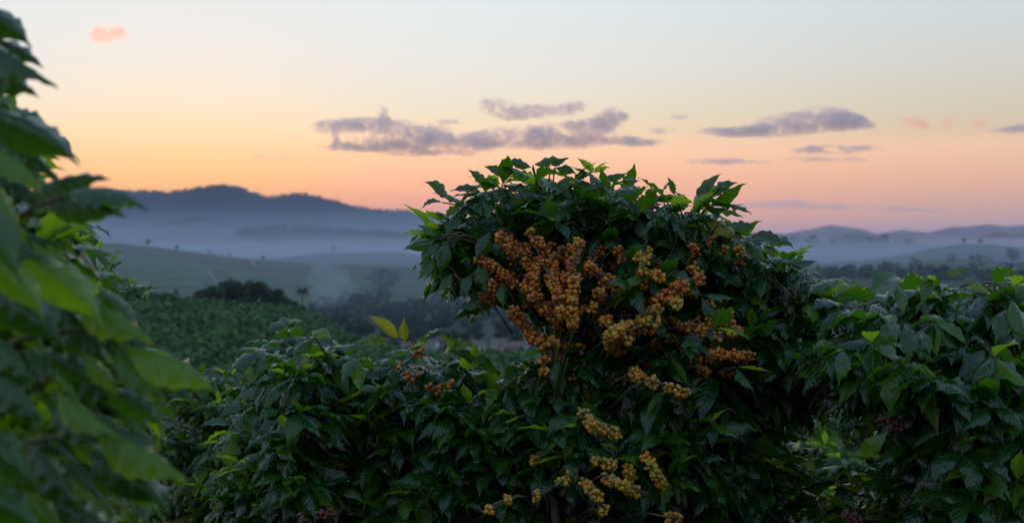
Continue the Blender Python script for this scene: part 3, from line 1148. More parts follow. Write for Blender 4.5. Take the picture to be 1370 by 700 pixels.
class Bush:
    def __init__(s, name, label, cat, px, d, group, seed, leaf_len):
        s.name, s.label, s.cat, s.group = name, label, cat, group
        s.r = np.random.default_rng(seed)
        b = at(px, 330, d)
        s.base = np.array([b[0], b[1], gz(b[0], b[1])])
        s.L = leaf_len
        s.leaves = []          # pos, dir, nrm, len, var, mat
        s.twigs = []
        s.stems = []
        s.clusters = []
        s.fruit_pts = []

    def stem(s, pts, r0, r1):
        pts = np.array(pts)
        s.stems.append((pts, np.linspace(r0, r1, len(pts))))

    def leaf(s, p, d, n, L, var=None, mat=0):
        if var is None:
            var = int(s.r.integers(0, NV_)) if mat != 1 or s.r.uniform() < .5 else NV_ + NF_ + int(s.r.integers(0, NY_))
        s.leaves.append((np.asarray(p, float), nrm(d), np.asarray(n, float), L, var, mat))

    def tuft(s, p, d, k=5, L=None, mat=0, spread=.9):
        """leaves radiating from a shoot tip"""
        L = L or s.L
        d = nrm(d)
        a = nrm(np.cross(d, [.1, .2, 1]))
        b = np.cross(a, d)
        ph = s.r.uniform(0, 6.28)
        for i in range(k):
            an = ph + i * 2 * np.pi / k + s.r.uniform(-.3, .3)
            o = a * math.cos(an) + b * math.sin(an) * .7
            dd = d * (1 - spread * .45) + o * spread * s.r.uniform(.6, 1.1) + np.array([0, 0, -.10])
            up = nrm(b * .8 + np.array([0, 0, .9]) - o * .2 + s.r.normal(size=3) * .22)
            s.leaf(p, dd, up, L * s.r.uniform(.7, 1.05), None, mat if s.r.uniform() < .85 else 1)

    def branch(s, a, b, sag=.0, leafy=.65, young=.06, node=.042, tip=True, Lk=1.0, droop=.35):
        a, b = np.asarray(a, float), np.asarray(b, float)
        n = 9
        t = np.linspace(0, 1, n)[:, None]
        ln = np.linalg.norm(b - a)
        pts = a + (b - a) * t + np.array([0, 0, 1]) * (sag * ln * 4 * t * (1 - t))
        pts = pts + s.r.normal(size=(n, 3)) * .008 * np.sin(np.pi * t)
        s.twigs.append((pts, np.linspace(.0045, .0018, n)))
        tt = 1 - leafy
        k = 0
        while tt < 1.0:
            f = tt * (n - 1)
            i = min(int(f), n - 2)
            p = pts[i] * (1 - f + i) + pts[i + 1] * (f - i)
            d = nrm(pts[i + 1] - pts[i])
            side = nrm(np.cross(d, [0, 0, 1]))
            for sg in (-1, 1):
                if s.r.uniform() < .06:
                    continue
                roll = s.r.normal() * .45 + (.5 if k % 2 else -.1)
                up0 = np.cross(side, d)
                o = side * sg * math.cos(roll) + up0 * math.sin(roll) * .6
                dr = droop * s.r.uniform(.3, 2.4) * (1.15 - .5 * tt)
                dd = d * s.r.uniform(.25, .7) + o * s.r.uniform(.6, 1.0) + np.array([0, 0, -dr])
                up = np.array([0, 0, 1.0]) + .35 * d + s.r.normal(size=3) * .28 + o * .3 * dr
                L = s.L * Lk * s.r.uniform(.68, 1.12) * (1.0 if tt < .85 else .82)
                mat = 0
                u = s.r.uniform()
                if u < young * (2.2 if tt > .8 else .6):
                    mat = 1
                elif u > .994:
                    mat = 2
                s.leaf(p, dd, up, L, None, mat)
            tt += node / max(ln, .05) * s.r.uniform(.85, 1.2)
            k += 1
        if tip:
            d = nrm(pts[-1] - pts[-2])
            s.tuft(pts[-1], d + np.array([0, 0, .1]), int(s.r.integers(3, 5)), s.L * Lk * .8, 1 if s.r.uniform() < young * 3 else 0, .75)
        return pts

    def fill(s, poly, d0, d1, n, stem_px, inset=0, lmin=.25, sag=.04, y_rise=40, **kw):
        """random fruiting branches reaching out from the stem to targets spread through the crown's volume"""
        poly = np.array(poly, float)
        x0, x1, y0, y1 = poly[:, 0].min(), poly[:, 0].max(), poly[:, 1].min(), poly[:, 1].max()
        c = 0
        tries = 0
        while c < n and tries < n * 60:
            tries += 1
            x, y = s.r.uniform(x0, x1), s.r.uniform(y0, y1)
            if not inside(poly, x, y):
                continue
            edge = edge_dist(poly, x, y)
            if edge < inset:
                continue
            half = (d1 - d0) / 2 * min(1, .25 + edge / 140)
            d = (d0 + d1) / 2 + half * (s.r.uniform(-1, 1) if s.r.uniform() < .45 else s.r.uniform(-1, -.55))
            tgt = at(x, y, d)
            sx, sd = stem_px
            sp = at(sx + (x - sx) * .2 + s.r.normal() * 8, y + s.r.uniform(.3, 1.3) * y_rise, sd + (d - sd) * .25)
            v = tgt - sp
            ln = np.linalg.norm(v)
            if ln > .62:
                sp = tgt - v / ln * .62
            if ln < lmin:
                sp = tgt - nrm(v + np.array([(x - sx) * .0006, -.1, .02])) * lmin
            if s.stems:
                c_ = np.concatenate([np.stack([np.interp(np.linspace(0, len(p) - 1, 30), range(len(p)), p[:, k]) for k in range(3)], -1) for p, _ in s.stems])
                e = c_[np.argmin(np.linalg.norm(c_ - (sp - np.array([0, 0, .05])), axis=1))]
                if np.linalg.norm(e - sp) < .55:
                    s.twigs.append((np.array([e, (e + sp) / 2 + np.array([0, 0, .01]), sp]), np.array([.0052, .005, .0045])))
            s.branch(sp, tgt, sag=s.r.uniform(0, sag * 2), **kw)
            c += 1

    def mleaf(s, b, t, d=None, d2=None, var=None, mat=0, roll=0.0, face=.5, twig=False):
        """one leaf from photograph pixel b (stalk) to t (tip)"""
        d = d or 3.0
        d2 = d2 or d
        p, q = at(b[0], b[1], d), at(t[0], t[1], d2)
        v = q - p
        dirv = nrm(v)
        up = np.array([0, 0, 1.0]) * (1 - face) + np.array([0, -1.0, 0]) * face
        up = up + np.cross(dirv, up) * roll
        if var is None:
            var = int(s.r.choice(FLATS))
        if twig:
            c = np.concatenate([q_ for q_, _ in s.stems])
            e = c[np.argmin(np.linalg.norm(c - (p - np.array([0, 0, .12])), axis=1))]
            e = p + (e - p) * min(1, .11 / np.linalg.norm(e - p))
            s.twigs.append((np.array([e, (e + p) / 2 + np.array([0, .01, .012]), p]), np.array([.0022, .0018, .0014])))
        # the leaf arches: lay its chord, not its first tangent, from stalk to tip
        tip = SHAPES[var][3]
        L = np.linalg.norm(v) / np.hypot(tip[1], tip[2])
        ph = math.atan2(tip[2], tip[1])
        n_ = nrm(up - dirv * (up @ dirv))
        s.leaf(p, dirv * math.cos(ph) - n_ * math.sin(ph), n_ * math.cos(ph) + dirv * math.sin(ph), L, var, mat)

    def hang(s, a, b):
        """the bearing branch from the stem to a fruiting strand"""
        c = np.concatenate([np.stack([np.interp(np.linspace(0, len(p) - 1, 40), range(len(p)), p[:, k]) for k in range(3)], -1) for p, _ in s.stems])
        m = (a + b) / 2 + np.array([0, 0, -.10])
        i = np.argmin(np.linalg.norm(c - m, axis=1))
        if np.linalg.norm(c[i] - b) < np.linalg.norm(c[i] - a):
            a, b = b, a
        v = c[i] - a
        px_, py_, _ = proj(a)
        full = px_ < 770 and py_ < 470
        e = c[i] if full else a + v * min(1, .10 / (np.linalg.norm(v) + 1e-6)) + np.array([0, .06, -.01])
        s.twigs.append((np.array([e, (e + a) / 2 + np.array([0, -.005, .012]), a, b]), np.array([.0030, .0027, .0025, .0022])))

    def cherries(s, pts, step=.02, n=12, ripe=(.45, .12), rad=.0045, spread=1.0):
        """whorls of cherries packed round the twig at close nodes"""
        pts = np.asarray(pts, float)
        seg = np.linalg.norm(np.diff(pts, axis=0), axis=1)
        cum = np.concatenate([[0], np.cumsum(seg)])
        tot = cum[-1]
        s.twigs.append((pts, np.full(len(pts), .003)))
        k = max(1, int(round(tot / step)))
        cur = []
        for i in range(k):
            if k > 3 and s.r.uniform() < .18:
                continue
            u = (i + s.r.uniform(.3, .7)) / k * tot
            p = np.array([np.interp(u, cum, pts[:, c]) for c in range(3)])
            j = min(np.searchsorted(cum, u), len(pts) - 1)
            d = nrm(pts[j] - pts[max(j - 1, 0)]) if j > 0 else nrm(pts[1] - pts[0])
            a = nrm(np.cross(d, [.2, .3, 1]))
            b = np.cross(d, a)
            m = max(4, int(s.r.normal(n, 2)))
            ph = s.r.uniform(0, 6.28)
            for q in range(m):
                an = ph + q * 2.4 + s.r.uniform(-.3, .3)
                out = a * math.cos(an) + b * math.sin(an)
                rr = spread * (s.r.uniform(.9, 1.35) if q % 3 == 0 else s.r.uniform(1.4, 2.6)) * rad
                c = p + out * rr + d * s.r.uniform(-.42, .42) * step + np.array([0, 0, -.001])
                cur.append((c, nrm(out + s.r.normal(size=3) * .3), rad * s.r.uniform(.84, 1.12), float(np.clip(s.r.normal(*ripe), 0, .85 if ripe[0] < .9 else 1))))
            s.fruit_pts.append(p)
            if len(cur) > 34:
                s.clusters.append(cur)
                cur = []
        if cur:
            s.clusters.append(cur)


def inside(poly, x, y):
    c = False
    n = len(poly)
    j = n - 1
    for i in range(n):
        xi, yi = poly[i]
        xj, yj = poly[j]
        if (yi > y) != (yj > y) and x < (xj - xi) * (y - yi) / (yj - yi) + xi:
            c = not c
        j = i
    return c


def edge_dist(poly, x, y):
    a = poly
    b = np.roll(poly, -1, axis=0)
    ab = b - a
    t = np.clip(((np.array([x, y]) - a) * ab).sum(1) / ((ab ** 2).sum(1) + 1e-9), 0, 1)
    return np.hypot(*(a + ab * t[:, None] - np.array([x, y])).T).min()


FLATS = [i for i in range(NV_)]
BUSHES = []
GR = 'coffee bushes of the near rows'

# ---- the tall bush heavy with ripe cherries
B = Bush('coffee_bush', 'tall coffee bush heavy with orange cherries rising above the horizon', 'coffee bush', 850, 3.3, GR, 1, .120)
BUSHES.append(B)
b0 = B.base
B.stem([b0 + (0, 0, -.05), b0 + (.01, 0, .5), at(862, 640, 3.33), at(866, 480, 3.32), at(858, 390, 3.30), at(852, 300, 3.28), at(790, 240, 3.25)], .016, .004)
B.stem([b0 + (-.04, 0, -.05), b0 + (-.10, -.05, .6), at(742, 690, 3.0), at(733, 615, 3.02), at(745, 520, 3.12), at(760, 430, 3.2), at(735, 330, 3.2), at(715, 250, 3.2)], .012, .003)
B.stem([b0 + (.05, .02, -.05), b0 + (.12, .02, .6), at(960, 600, 3.3), at(950, 450, 3.3), at(925, 330, 3.25), at(935, 270, 3.2)], .012, .003)
P1 = [(600, 296), (634, 262), (690, 234), (765, 232), (830, 246), (880, 266), (930, 272), (972, 298), (1012, 316), (1068, 350), (1085, 390), (1095, 470), (1085, 560), (1085, 760), (610, 760), (640, 640), (660, 560), (700, 500), (735, 480), (735, 440), (700, 350), (640, 330)]
B.fill(P1, 2.9, 3.75, 190, (850, 3.32), inset=6, leafy=.72, droop=.5, young=.025)
P1c = [(985, 304), (1045, 330), (1090, 356), (1122, 395), (1125, 470), (1110, 560), (960, 560), (980, 430)]
B.fill(P1c, 2.9, 3.6, 74, (930, 3.3), inset=4, leafy=.75, droop=.5, young=.03, y_rise=10)
PT = [(616, 286), (652, 256), (690, 236), (765, 234), (830, 248), (880, 268), (930, 276), (985, 306), (980, 330), (860, 320), (700, 305), (640, 310)]
B.fill(PT, 2.95, 3.6, 38, (820, 3.3), inset=2, leafy=.8, droop=.5, young=.03, y_rise=30)
P1b = [(700, 240), (830, 245), (950, 290), (1060, 360), (1060, 520), (900, 560), (740, 330)]
B.fill(P1b, 3.35, 3.8, 30, (850, 3.45), inset=10, leafy=.8, droop=.4)
PL = [(566, 300), (640, 262), (690, 300), (690, 345), (660, 400), (610, 400), (575, 345)]
B.fill(PL, 3.0, 3.35, 15, (720, 3.2), inset=8, leafy=.5, droop=.35, young=.2)
PC = [(655, 520), (720, 478), (800, 470), (900, 480), (1000, 520), (1060, 560), (1060, 760), (620, 760)]
B.fill(PC, 2.92, 3.25, 95, (830, 3.15), inset=4, leafy=.8, droop=.85, young=.03, y_rise=-25)
for a_, b_ in [((722, 300), (716, 243)), ((758, 300), (766, 243)), ((655, 310), (622, 276)), ((665, 295), (648, 258)), ((900, 315), (896, 276)), ((920, 310), (948, 276)), ((820, 295), (816, 258)),
               ((625, 340), (592, 322)), ((625, 352), (594, 352)), ((690, 290), (672, 248)), ((975, 345), (994, 320)), ((1030, 375), (1068, 358))]:
    B.branch(at(*a_, 3.2), at(*b_, 3.08), sag=.04, leafy=.9, droop=.5, young=.006, node=.036, Lk=1.0)
# hand placed silhouette leaves
for b, t, f in [((600, 268), (567, 244), .3), ((592, 271), (563, 281), .35), ((645, 257), (601, 256), .25), ((656, 250), (625, 227), .35), ((681, 241), (646, 222), .3), ((712, 224), (676, 217), .5),
                ((588, 316), (558, 301), .4), ((585, 320), (539, 335), .4), ((590, 326), (560, 352), .6), ((582, 343), (558, 376), .7), ((606, 367), (585, 393), .7), ((598, 320), (588, 370), .8),
                ((657, 308), (636, 352), .8), ((628, 368), (621, 402), .8), ((647, 401), (608, 415), .4), ((672, 379), (674, 415), .8), ((640, 350), (652, 395), .8),
                ((713, 221), (752, 213), .3), ((735, 222), (764, 211), .3), ((742, 224), (772, 233), .7), ((768, 240), (795, 230), .4), ((806, 238), (842, 232), .4), ((830, 243), (858, 242), .5),
                ((903, 262), (892, 236), .6), ((884, 262), (899, 243), .5), ((875, 258), (858, 241), .5), ((930, 278), (966, 231), .5), ((925, 280), (958, 241), .4), ((940, 268), (988, 245), .3), ((942, 266), (984, 256), .3), ((940, 264), (976, 278), .5),
                ((938, 270), (956, 290), .6), ((912, 285), (902, 255), .6), ((970, 303), (1011, 306), .35), ((1050, 352), (1097, 351), .4), ((1046, 348), (1094, 378), .5), ((1000, 320), (1050, 330), .5),
                ((748, 480), (742, 525), .85), ((760, 478), (795, 520), .8), ((756, 470), (720, 500), .7), ((838, 620), (888, 578), .6), ((842, 580), (862, 612), .8), ((970, 545), (968, 583), .8), ((905, 520), (945, 505), .5),
                ((818, 335), (772, 352), .8), ((802, 335), (846, 322), .6), ((797, 340), (803, 365), .8), ((940, 395), (985, 402), .5), ((938, 398), (962, 435), .6)]:
    dd = 2.98 if t[1] > 300 else 3.1
    B.mleaf(b, t, dd, dd - .02, None, 1 if B.r.uniform() < .06 else 0, B.r.uniform(-.3, .3), max(f, .5) if t[0] < 880 else f * .75, True)
for b, t in [((735, 478), (722, 455)), ((745, 470), (728, 445)), ((752, 470), (770, 452))]:
    B.mleaf(b, t, 2.93, 2.93, None, 1, .2, .5)
B.tuft(at(925, 285, 3.1), (.8, -.1, .25), 5, .09)
B.tuft(at(795, 232, 3.15), (.05, 0, 1), 4, .055, 1)

# fruiting strands (photograph pixels, ripeness)
ST = [([(668, 314), (690, 336), (716, 358)], 3.02, .70), ([(706, 306), (722, 333), (740, 352), (757, 388), (764, 436)], 2.98, .66), ([(640, 345), (664, 364), (690, 382)], 3.0, .70),
      ([(648, 378), (662, 388)], 3.0, .7), ([(700, 380), (715, 400), (734, 420)], 2.97, .66), ([(684, 412), (700, 430), (718, 452)], 2.99, .68), ([(752, 328), (742, 346), (728, 366)], 3.0, .66),
      ([(776, 325), (768, 352), (758, 380)], 2.97, .62), ([(735, 362), (748, 392), (752, 424)], 2.95, .6), ([(770, 372), (764, 404), (768, 440)], 2.94, .55), ([(783, 350), (790, 364)], 3.0, .62),
      ([(812, 366), (820, 378), (828, 390)], 2.98, .66), ([(800, 390), (808, 400)], 2.97, .62), ([(786, 410), (798, 418)], 2.97, .6), ([(805, 425), (814, 430)], 2.97, .52),
      ([(745, 400), (742, 430)], 2.96, .55), ([(722, 342), (716, 372), (722, 400)], 2.99, .66),
      ([(852, 342), (864, 350)], 3.02, .4), ([(858, 352), (857, 384)], 2.98, .58), ([(876, 368), (888, 374)], 2.99, .55), ([(918, 380), (902, 388), (884, 400), (868, 414)], 2.98, .64), ([(896, 403), (906, 408)], 2.95, .35),
      ([(880, 430), (860, 428), (840, 436), (822, 446), (812, 452)], 2.94, .42), ([(850, 455), (835, 458)], 2.93, .42), ([(893, 452), (904, 456)], 2.98, .66), ([(916, 436), (934, 444), (948, 432)], 2.98, .62),
      ([(944, 428), (960, 424)], 2.97, .55), ([(966, 420), (982, 424)], 2.97, .45), ([(958, 448), (976, 452), (990, 438)], 2.98, .64), ([(945, 476), (965, 470), (985, 476), (1008, 474)], 2.96, .64),
      ([(930, 490), (944, 500)], 2.97, .64), ([(925, 478), (935, 486)], 2.98, .6), ([(932, 366), (936, 378)], 3.0, .64), ([(868, 420), (884, 412)], 2.95, .5), ([(960, 460), (950, 475)], 2.98, .64),
      ([(846, 498), (860, 508), (872, 514)], 2.93, .42), ([(868, 508), (884, 516), (902, 524), (922, 526)], 2.88, .40),
      ([(781, 552), (793, 570), (808, 578), (828, 578)], 2.86, .34), ([(792, 612), (800, 624)], 2.86, .34), ([(808, 618), (824, 626)], 2.86, .34), ([(806, 636), (828, 650), (845, 660), (868, 662)], 2.84, .32),
      ([(784, 645), (796, 664), (808, 684)], 2.84, .42), ([(838, 630), (848, 640)], 2.9, .4), ([(868, 610), (874, 628), (888, 652)], 2.88, .36), ([(742, 650), (758, 640), (772, 630)], 2.86, .22),
      ([(710, 610), (718, 616)], 2.95, .5), ([(734, 612), (744, 618)], 2.95, .5), ([(712, 664), (726, 660)], 2.88, .4), ([(648, 690), (664, 676), (690, 664)], 2.84, .46), ([(890, 692), (908, 694)], 2.86, .42),
      ([(772, 590), (780, 594)], 2.95, .5), ([(722, 452), (730, 470)], 2.97, .62), ([(727, 480), (730, 498)], 2.97, .64), ([(735, 455), (745, 460)], 2.95, .5), ([(818, 440), (826, 452)], 2.93, .42)]
for pts, d, rp in ST:
    B.hang(at(pts[0][0], pts[0][1], d), at(pts[-1][0], pts[-1][1], d))
    B.cherries([at(x + B.r.normal() * 2, y + B.r.normal() * 2, d + B.r.normal() * .02) for x, y in pts],   .0165, 15, (rp - .12, .15))
    if pts[0][1] < 500 and B.r.uniform() < .65:
        ox, oy = B.r.normal(size=2) * 9
        B.cherries([at(x + ox, y + oy, d + .035) for x, y in pts], .0165, 13, (rp, .14))

for _ in range(115):
    x, y = B.r.uniform(640, 1000), B.r.uniform(318, 505)
    if y > 400 and x < 690 + (y - 400) * .6:
        continue
    dx, dy = B.r.uniform(-9, 9), B.r.uniform(3, 14)
    d = B.r.uniform(3.02, 3.14)
    B.cherries([at(x, y, d), at(x + dx, y + dy, d - .01)], .0185, 11, (B.r.uniform(.42, .72), .14))

# ---- dense bush right of it
C = Bush('coffee_bush', 'dark leafed coffee bush with upright glossy top leaves right of the tall cherry bush', 'coffee bush', 1250, 3.1, GR, 2, .135)
BUSHES.append(C)
cb = C.base
C.stem([cb + (0, 0, -.05), at(1262, 690, 3.1), at(1275, 560, 3.1), at(1270, 470, 3.08), at(1262, 385, 3.05)], .014, .004)
C.stem([cb + (.05, 0, -.05), at(1330, 690, 3.1), at(1350, 560, 3.05), at(1345, 440, 3.0)], .011, .004)
P2 = [(1075, 404), (1150, 384), (1230, 378), (1300, 378), (1420, 376), (1460, 500), (1440, 760), (1150, 760), (1200, 640), (1190, 590), (1130, 520), (1100, 480)]
C.fill(P2, 2.6, 3.4, 140, (1265, 3.05), inset=4, leafy=.75, droop=.42, young=.03, y_rise=5)
P2b = [(1060, 560), (1130, 640), (1400, 620), (1420, 780), (1060, 780)]
C.fill(P2b, 2.9, 3.3, 30, (1240, 3.1), inset=4, leafy=.7, droop=.5, young=.05)
for b, t, f, m in [((1262, 364), (1305, 359), .4, 1), ((1245, 378), (1240, 372), .5, 1), ((1205, 372), (1160, 395), .6, 0), ((1200, 380), (1206, 425), .85, 0), ((1245, 372), (1232, 410), .8, 0), ((1290, 385), (1325, 392), .5, 1),
                   ((1345, 412), (1330, 462), .9, 0), ((1352, 400), (1372, 460), .9, 0), ((1205, 435), (1165, 470), .6, 0), ((1210, 434), (1213, 490), .9, 0), ((1232, 445), (1245, 478), .85, 0), ((1115, 376), (1080, 395), .5, 0), ((1135, 380), (1115, 400), .5, 1),
                   ((1150, 612), (1190, 575), .7, 1), ((1130, 470), (1120, 520), .8, 0)]:
    C.mleaf(b, t, 2.62, 2.58, None, m, C.r.uniform(-.3, .3), f)
for pts in ([(1178, 556), (1192, 566), (1206, 574)], [(1240, 536), (1262, 544)], [(1326, 556), (1334, 566)], [(1128, 690), (1150, 694)], [(1270, 548), (1280, 556)]):
    C.cherries([at(x, y, 2.72) for x, y in pts], .019, 10, (.98, .04))

# ---- middle bush with the yellow leaves
D_ = Bush('coffee_bush', 'low glossy coffee bush with two upright yellow leaves left of the tall cherry bush', 'coffee bush', 560, 3.5, GR, 3, .122)
BUSHES.append(D_)
db = D_.base
D_.stem([db + (0, 0, -.05), at(570, 690, 3.5), at(560, 560, 3.5), at(548, 470, 3.45)], .014, .004)
D_.stem([db + (.06, 0, -.05), at(640, 690, 3.45), at(640, 560, 3.4), at(610, 490, 3.4)], .012, .003)
P3 = [(470, 472), (520, 458), (600, 472), (660, 482), (720, 492), (745, 560), (720, 760), (440, 760), (455, 600)]
D_.fill(P3, 2.95, 3.7, 130, (575, 3.45), inset=4, leafy=.75, droop=.36, young=.035, y_rise=12)
for b, t, f, m in [((534, 454), (490, 421), .75, 2), ((542, 457), (541, 423), .9, 2), ((520, 455), (470, 460), .5, 1), ((530, 470), (500, 478), .5, 0), ((560, 462), (600, 440), .4, 0), ((625, 470), (580, 444), .5, 1), ((545, 470), (575, 462), .4, 2),
                   ((475, 478), (455, 520), .8, 0), ((478, 480), (482, 528), .85, 1), ((640, 490), (600, 470), .5, 0), ((670, 500), (630, 478), .5, 0), ((590, 480), (640, 465), .5, 1), ((566, 500), (580, 540), .8, 0), ((690, 490), (672, 520), .7, 0)]:
    D_.mleaf(b, t, 3.05, 3.0, NV_ + NF_ + 1 if m == 2 else None, m, D_.r.uniform(-.3, .3), f, m == 2)
for pts, rp in (([(556, 470), (570, 476)], .6), ([(528, 488), (540, 490)], .45), ([(540, 502), (562, 504)], .68), ([(572, 516), (590, 522)], .64), ([(600, 512), (608, 516)], .64)):
    D_.cherries([at(x, y, 3.0) for x, y in pts], .019, 9, (rp, .1))

# ---- bush left of the middle
E_ = Bush('coffee_bush', 'leafy coffee bush with a bare pale shoot standing at its top', 'coffee bush', 400, 3.5, GR, 4, .122)
BUSHES.append(E_)
eb = E_.base
E_.stem([eb + (0, 0, -.05), at(400, 690, 3.5), at(405, 560, 3.5), at(410, 450, 3.45)], .014, .004)
P4 = [(355, 470), (400, 442), (450, 462), (480, 480), (490, 560), (480, 760), (290, 760), (300, 620), (330, 520)]
E_.fill(P4, 2.9, 3.75, 115, (405, 3.45), inset=4, leafy=.75, droop=.36, young=.035, y_rise=12)
E_.twigs.append((np.array([at(440, 480, 3.05), at(424, 455, 3.05), at(412, 440, 3.05), at(400, 428, 3.05)]), np.array([.003, .0026, .002, .0015])))
for b, t, f, m in [((405, 432), (382, 440), .6, 1), ((402, 432), (352, 448), .5, 0), ((415, 445), (445, 455), .4, 1), ((420, 452), (390, 480), .6, 0), ((350, 470), (300, 505), .7, 0), ((352, 472), (340, 515), .8, 0), ((430, 590), (470, 610), .5, 0), ((370, 600), (395, 620), .5, 1), ((405, 655), (385, 668), .5, 1)]:
    E_.mleaf(b, t, 3.0, 2.95, None, m, E_.r.uniform(-.3, .3), f)
for pts in ([(424, 690), (436, 686), (446, 692)], [(400, 694), (408, 698)]):
    E_.cherries([at(x, y, 2.9) for x, y in pts], .019, 9, (.96, .03))

# ---- bushes farther along the row on the left
G_ = Bush('coffee_bush', 'farther coffee bush in the gap between the blurred leaves and the pale shoot bush', 'coffee bush', 275, 5.2, GR, 5, .11)
BUSHES.append(G_)
gb = G_.base
G_.stem([gb + (0, 0, -.05), at(275, 690, 5.2), at(275, 560, 5.2), at(270, 490, 5.2)], .016, .004)
P5 = [(195, 478), (240, 468), (300, 480), (350, 500), (380, 560), (370, 760), (170, 760), (180, 560)]
G_.fill(P5, 4.6, 5.7, 120, (275, 5.2), inset=3, leafy=.75, droop=.35, young=.14, lmin=.3)
H_ = Bush('coffee_bush', 'coffee bush with layered drooping branches behind the blurred leaves at left', 'coffee bush', 110, 4.3, GR, 6, .10)
BUSHES.append(H_)
hb = H_.base
H_.stem([hb + (0, 0, -.05), at(100, 690, 4.3), at(100, 500, 4.3), at(105, 320, 4.3)], .018, .004)
P6 = [(60, 270), (110, 300), (150, 330), (190, 365), (212, 400), (200, 440), (200, 520), (190, 760), (0, 760), (0, 300)]
H_.fill(P6, 3.8, 4.8, 150, (90, 4.3), inset=4, leafy=.75, droop=.5, young=.16, lmin=.3)

# ---- bushes downhill, seen through the gaps on the right and behind
for px, d, lab, sd, poly in [(1150, 6.2, 'brighter coffee bush downhill, seen through the gap between the two right hand bushes', 7, [(1040, 530), (1180, 520), (1300, 540), (1320, 760), (1020, 760)]),
                             (1330, 6.6, 'dim coffee bush downhill behind the dark bush at the right edge', 8, [(1250, 540), (1420, 520), (1460, 760), (1250, 760)])]:
    K = Bush('coffee_bush', lab, 'coffee bush', px, d, GR, sd, .12)
    BUSHES.append(K)
    kb = K.base
    K.stem([kb + (0, 0, -.05), at(px, 690, d), at(px, 560, d)], .016, .005)
    K.fill(poly, d - .5, d + .5, 70, (px, d), inset=3, leafy=.8, droop=.35, young=.25, lmin=.35)

# ---- out of focus bush close at the left
L_ = Bush('coffee_bush', 'close out of focus coffee bush with large drooping leaves filling the left edge', 'coffee bush', -60, 1.55, GR, 12, .135)
BUSHES.append(L_)
lb_ = L_.base
L_.stem([lb_ + (0, 0, -.05), at(-60, 690, 1.55), at(-70, 400, 1.55), at(-75, 150, 1.5), at(-60, -20, 1.45)], .012, .005)
P7 = [(-120, 10), (-22, 45), (28, 185), (92, 290), (112, 380), (160, 440), (190, 520), (160, 600), (180, 660), (160, 780), (-140, 780)]
L_.L = .095
L_.fill(P7, 1.3, 1.95, 125, (-70, 1.6), inset=18, leafy=.8, droop=.75, young=.22, lmin=.14, node=.042)  # larger share of bright leaves, backlight painted into their colour
FI = list(range(NV_, NV_ + NF_))
for b, t, d, f, m in [((-50, -5), (44, 66), 1.3, .6, 0), ((-60, 0), (25, 36), 1.33, .6, 0), ((-50, 45), (60, 92), 1.34, .6, 0), ((-40, 60), (40, 128), 1.36, .7, 0), ((-40, 20), (20, 90), 1.36, .7, 0), ((-30, 170), (86, 250), 1.34, .6, 0), ((-60, 30), (79, 118), 1.28, .5, 0), ((-50, 95), (54, 131), 1.32, .5, 0), ((-30, 140), (107, 223), 1.27, .55, 0), ((-60, 120), (30, 200), 1.3, .5, 0), ((80, 262), (200, 284), 1.25, .35, 0),
                      ((50, 270), (172, 292), 1.27, .5, 0), ((30, 262), (150, 240), 1.3, .4, 0), ((-40, 190), (60, 262), 1.25, .6, 1), ((-50, 220), (40, 330), 1.2, .65, 1), ((-30, 300), (70, 352), 1.2, .55, 0),
                      ((20, 330), (142, 440), 1.2, .6, 1), ((-20, 330), (60, 430), 1.16, .7, 1), ((90, 400), (212, 466), 1.22, .55, 1), ((110, 440), (206, 478), 1.27, .5, 0), ((160, 462), (295, 532), 1.22, .55, 1), ((150, 470), (262, 545), 1.26, .6, 0),
                      ((70, 520), (165, 590), 1.2, .55, 1), ((60, 540), (150, 600), 1.22, .6, 0), ((120, 580), (257, 652), 1.2, .55, 1), ((110, 600), (230, 690), 1.22, .6, 0), ((-40, 490), (66, 572), 1.12, .65, 0), ((-30, 440), (50, 520), 1.18, .6, 0),
                      ((-40, 560), (60, 660), 1.12, .7, 0), ((30, 590), (110, 690), 1.2, .7, 0), ((110, 490), (128, 545), 1.35, .8, 2), ((60, 470), (130, 520), 1.25, .6, 0), ((150, 570), (190, 600), 1.35, .7, 2), ((-20, 380), (90, 470), 1.2, .6, 0), ((-60, 250), (30, 380), 1.15, .7, 0),
                      ((40, 380), (150, 500), 1.28, .6, 0), ((-60, 640), (60, 720), 1.1, .6, 0), ((60, 660), (180, 720), 1.2, .6, 0)]:
    L_.mleaf(b, t, d, d - .02, int(L_.r.choice(FI)), m, L_.r.uniform(-.25, .25), f * .7)  # the bright leaf colour here stands in for sky light from behind
L_.tuft(at(-60, -20, 1.45), (.2, -.1, 1), 6, .12)
for k_ in range(5):
    L_.branch(at(-66, 40 + 70 * k_, 1.46), at(-150 - 8 * k_, 30 + 70 * k_, 1.5), sag=.05, leafy=.9, droop=.6, node=.035)
edge_ = np.array([(60, 240), (95, 300), (125, 390), (185, 450), (240, 520), (225, 590), (245, 660), (200, 720)], float)
for i in range(80):
    u = L_.r.uniform(0, len(edge_) - 1)
    x, y = np.interp(u, range(len(edge_)), edge_[:, 0]), np.interp(u, range(len(edge_)), edge_[:, 1])
    back = L_.r.uniform(0, 1) ** 1.3 * 150 + 8
    ln_, an = L_.r.uniform(70, 115), L_.r.uniform(.25, 1.05)
    tx, ty = x - back, y + L_.r.normal() * 14
    L_.mleaf((tx - ln_ * math.cos(an), ty - ln_ * math.sin(an)), (tx, ty), L_.r.uniform(1.2, 1.5), None, int(L_.r.choice(FI)), 1 if L_.r.uniform() < .5 else 0, L_.r.uniform(-.4, .4), L_.r.uniform(.2, .5))  # half get the bright colour, painting the backlit look of this edge
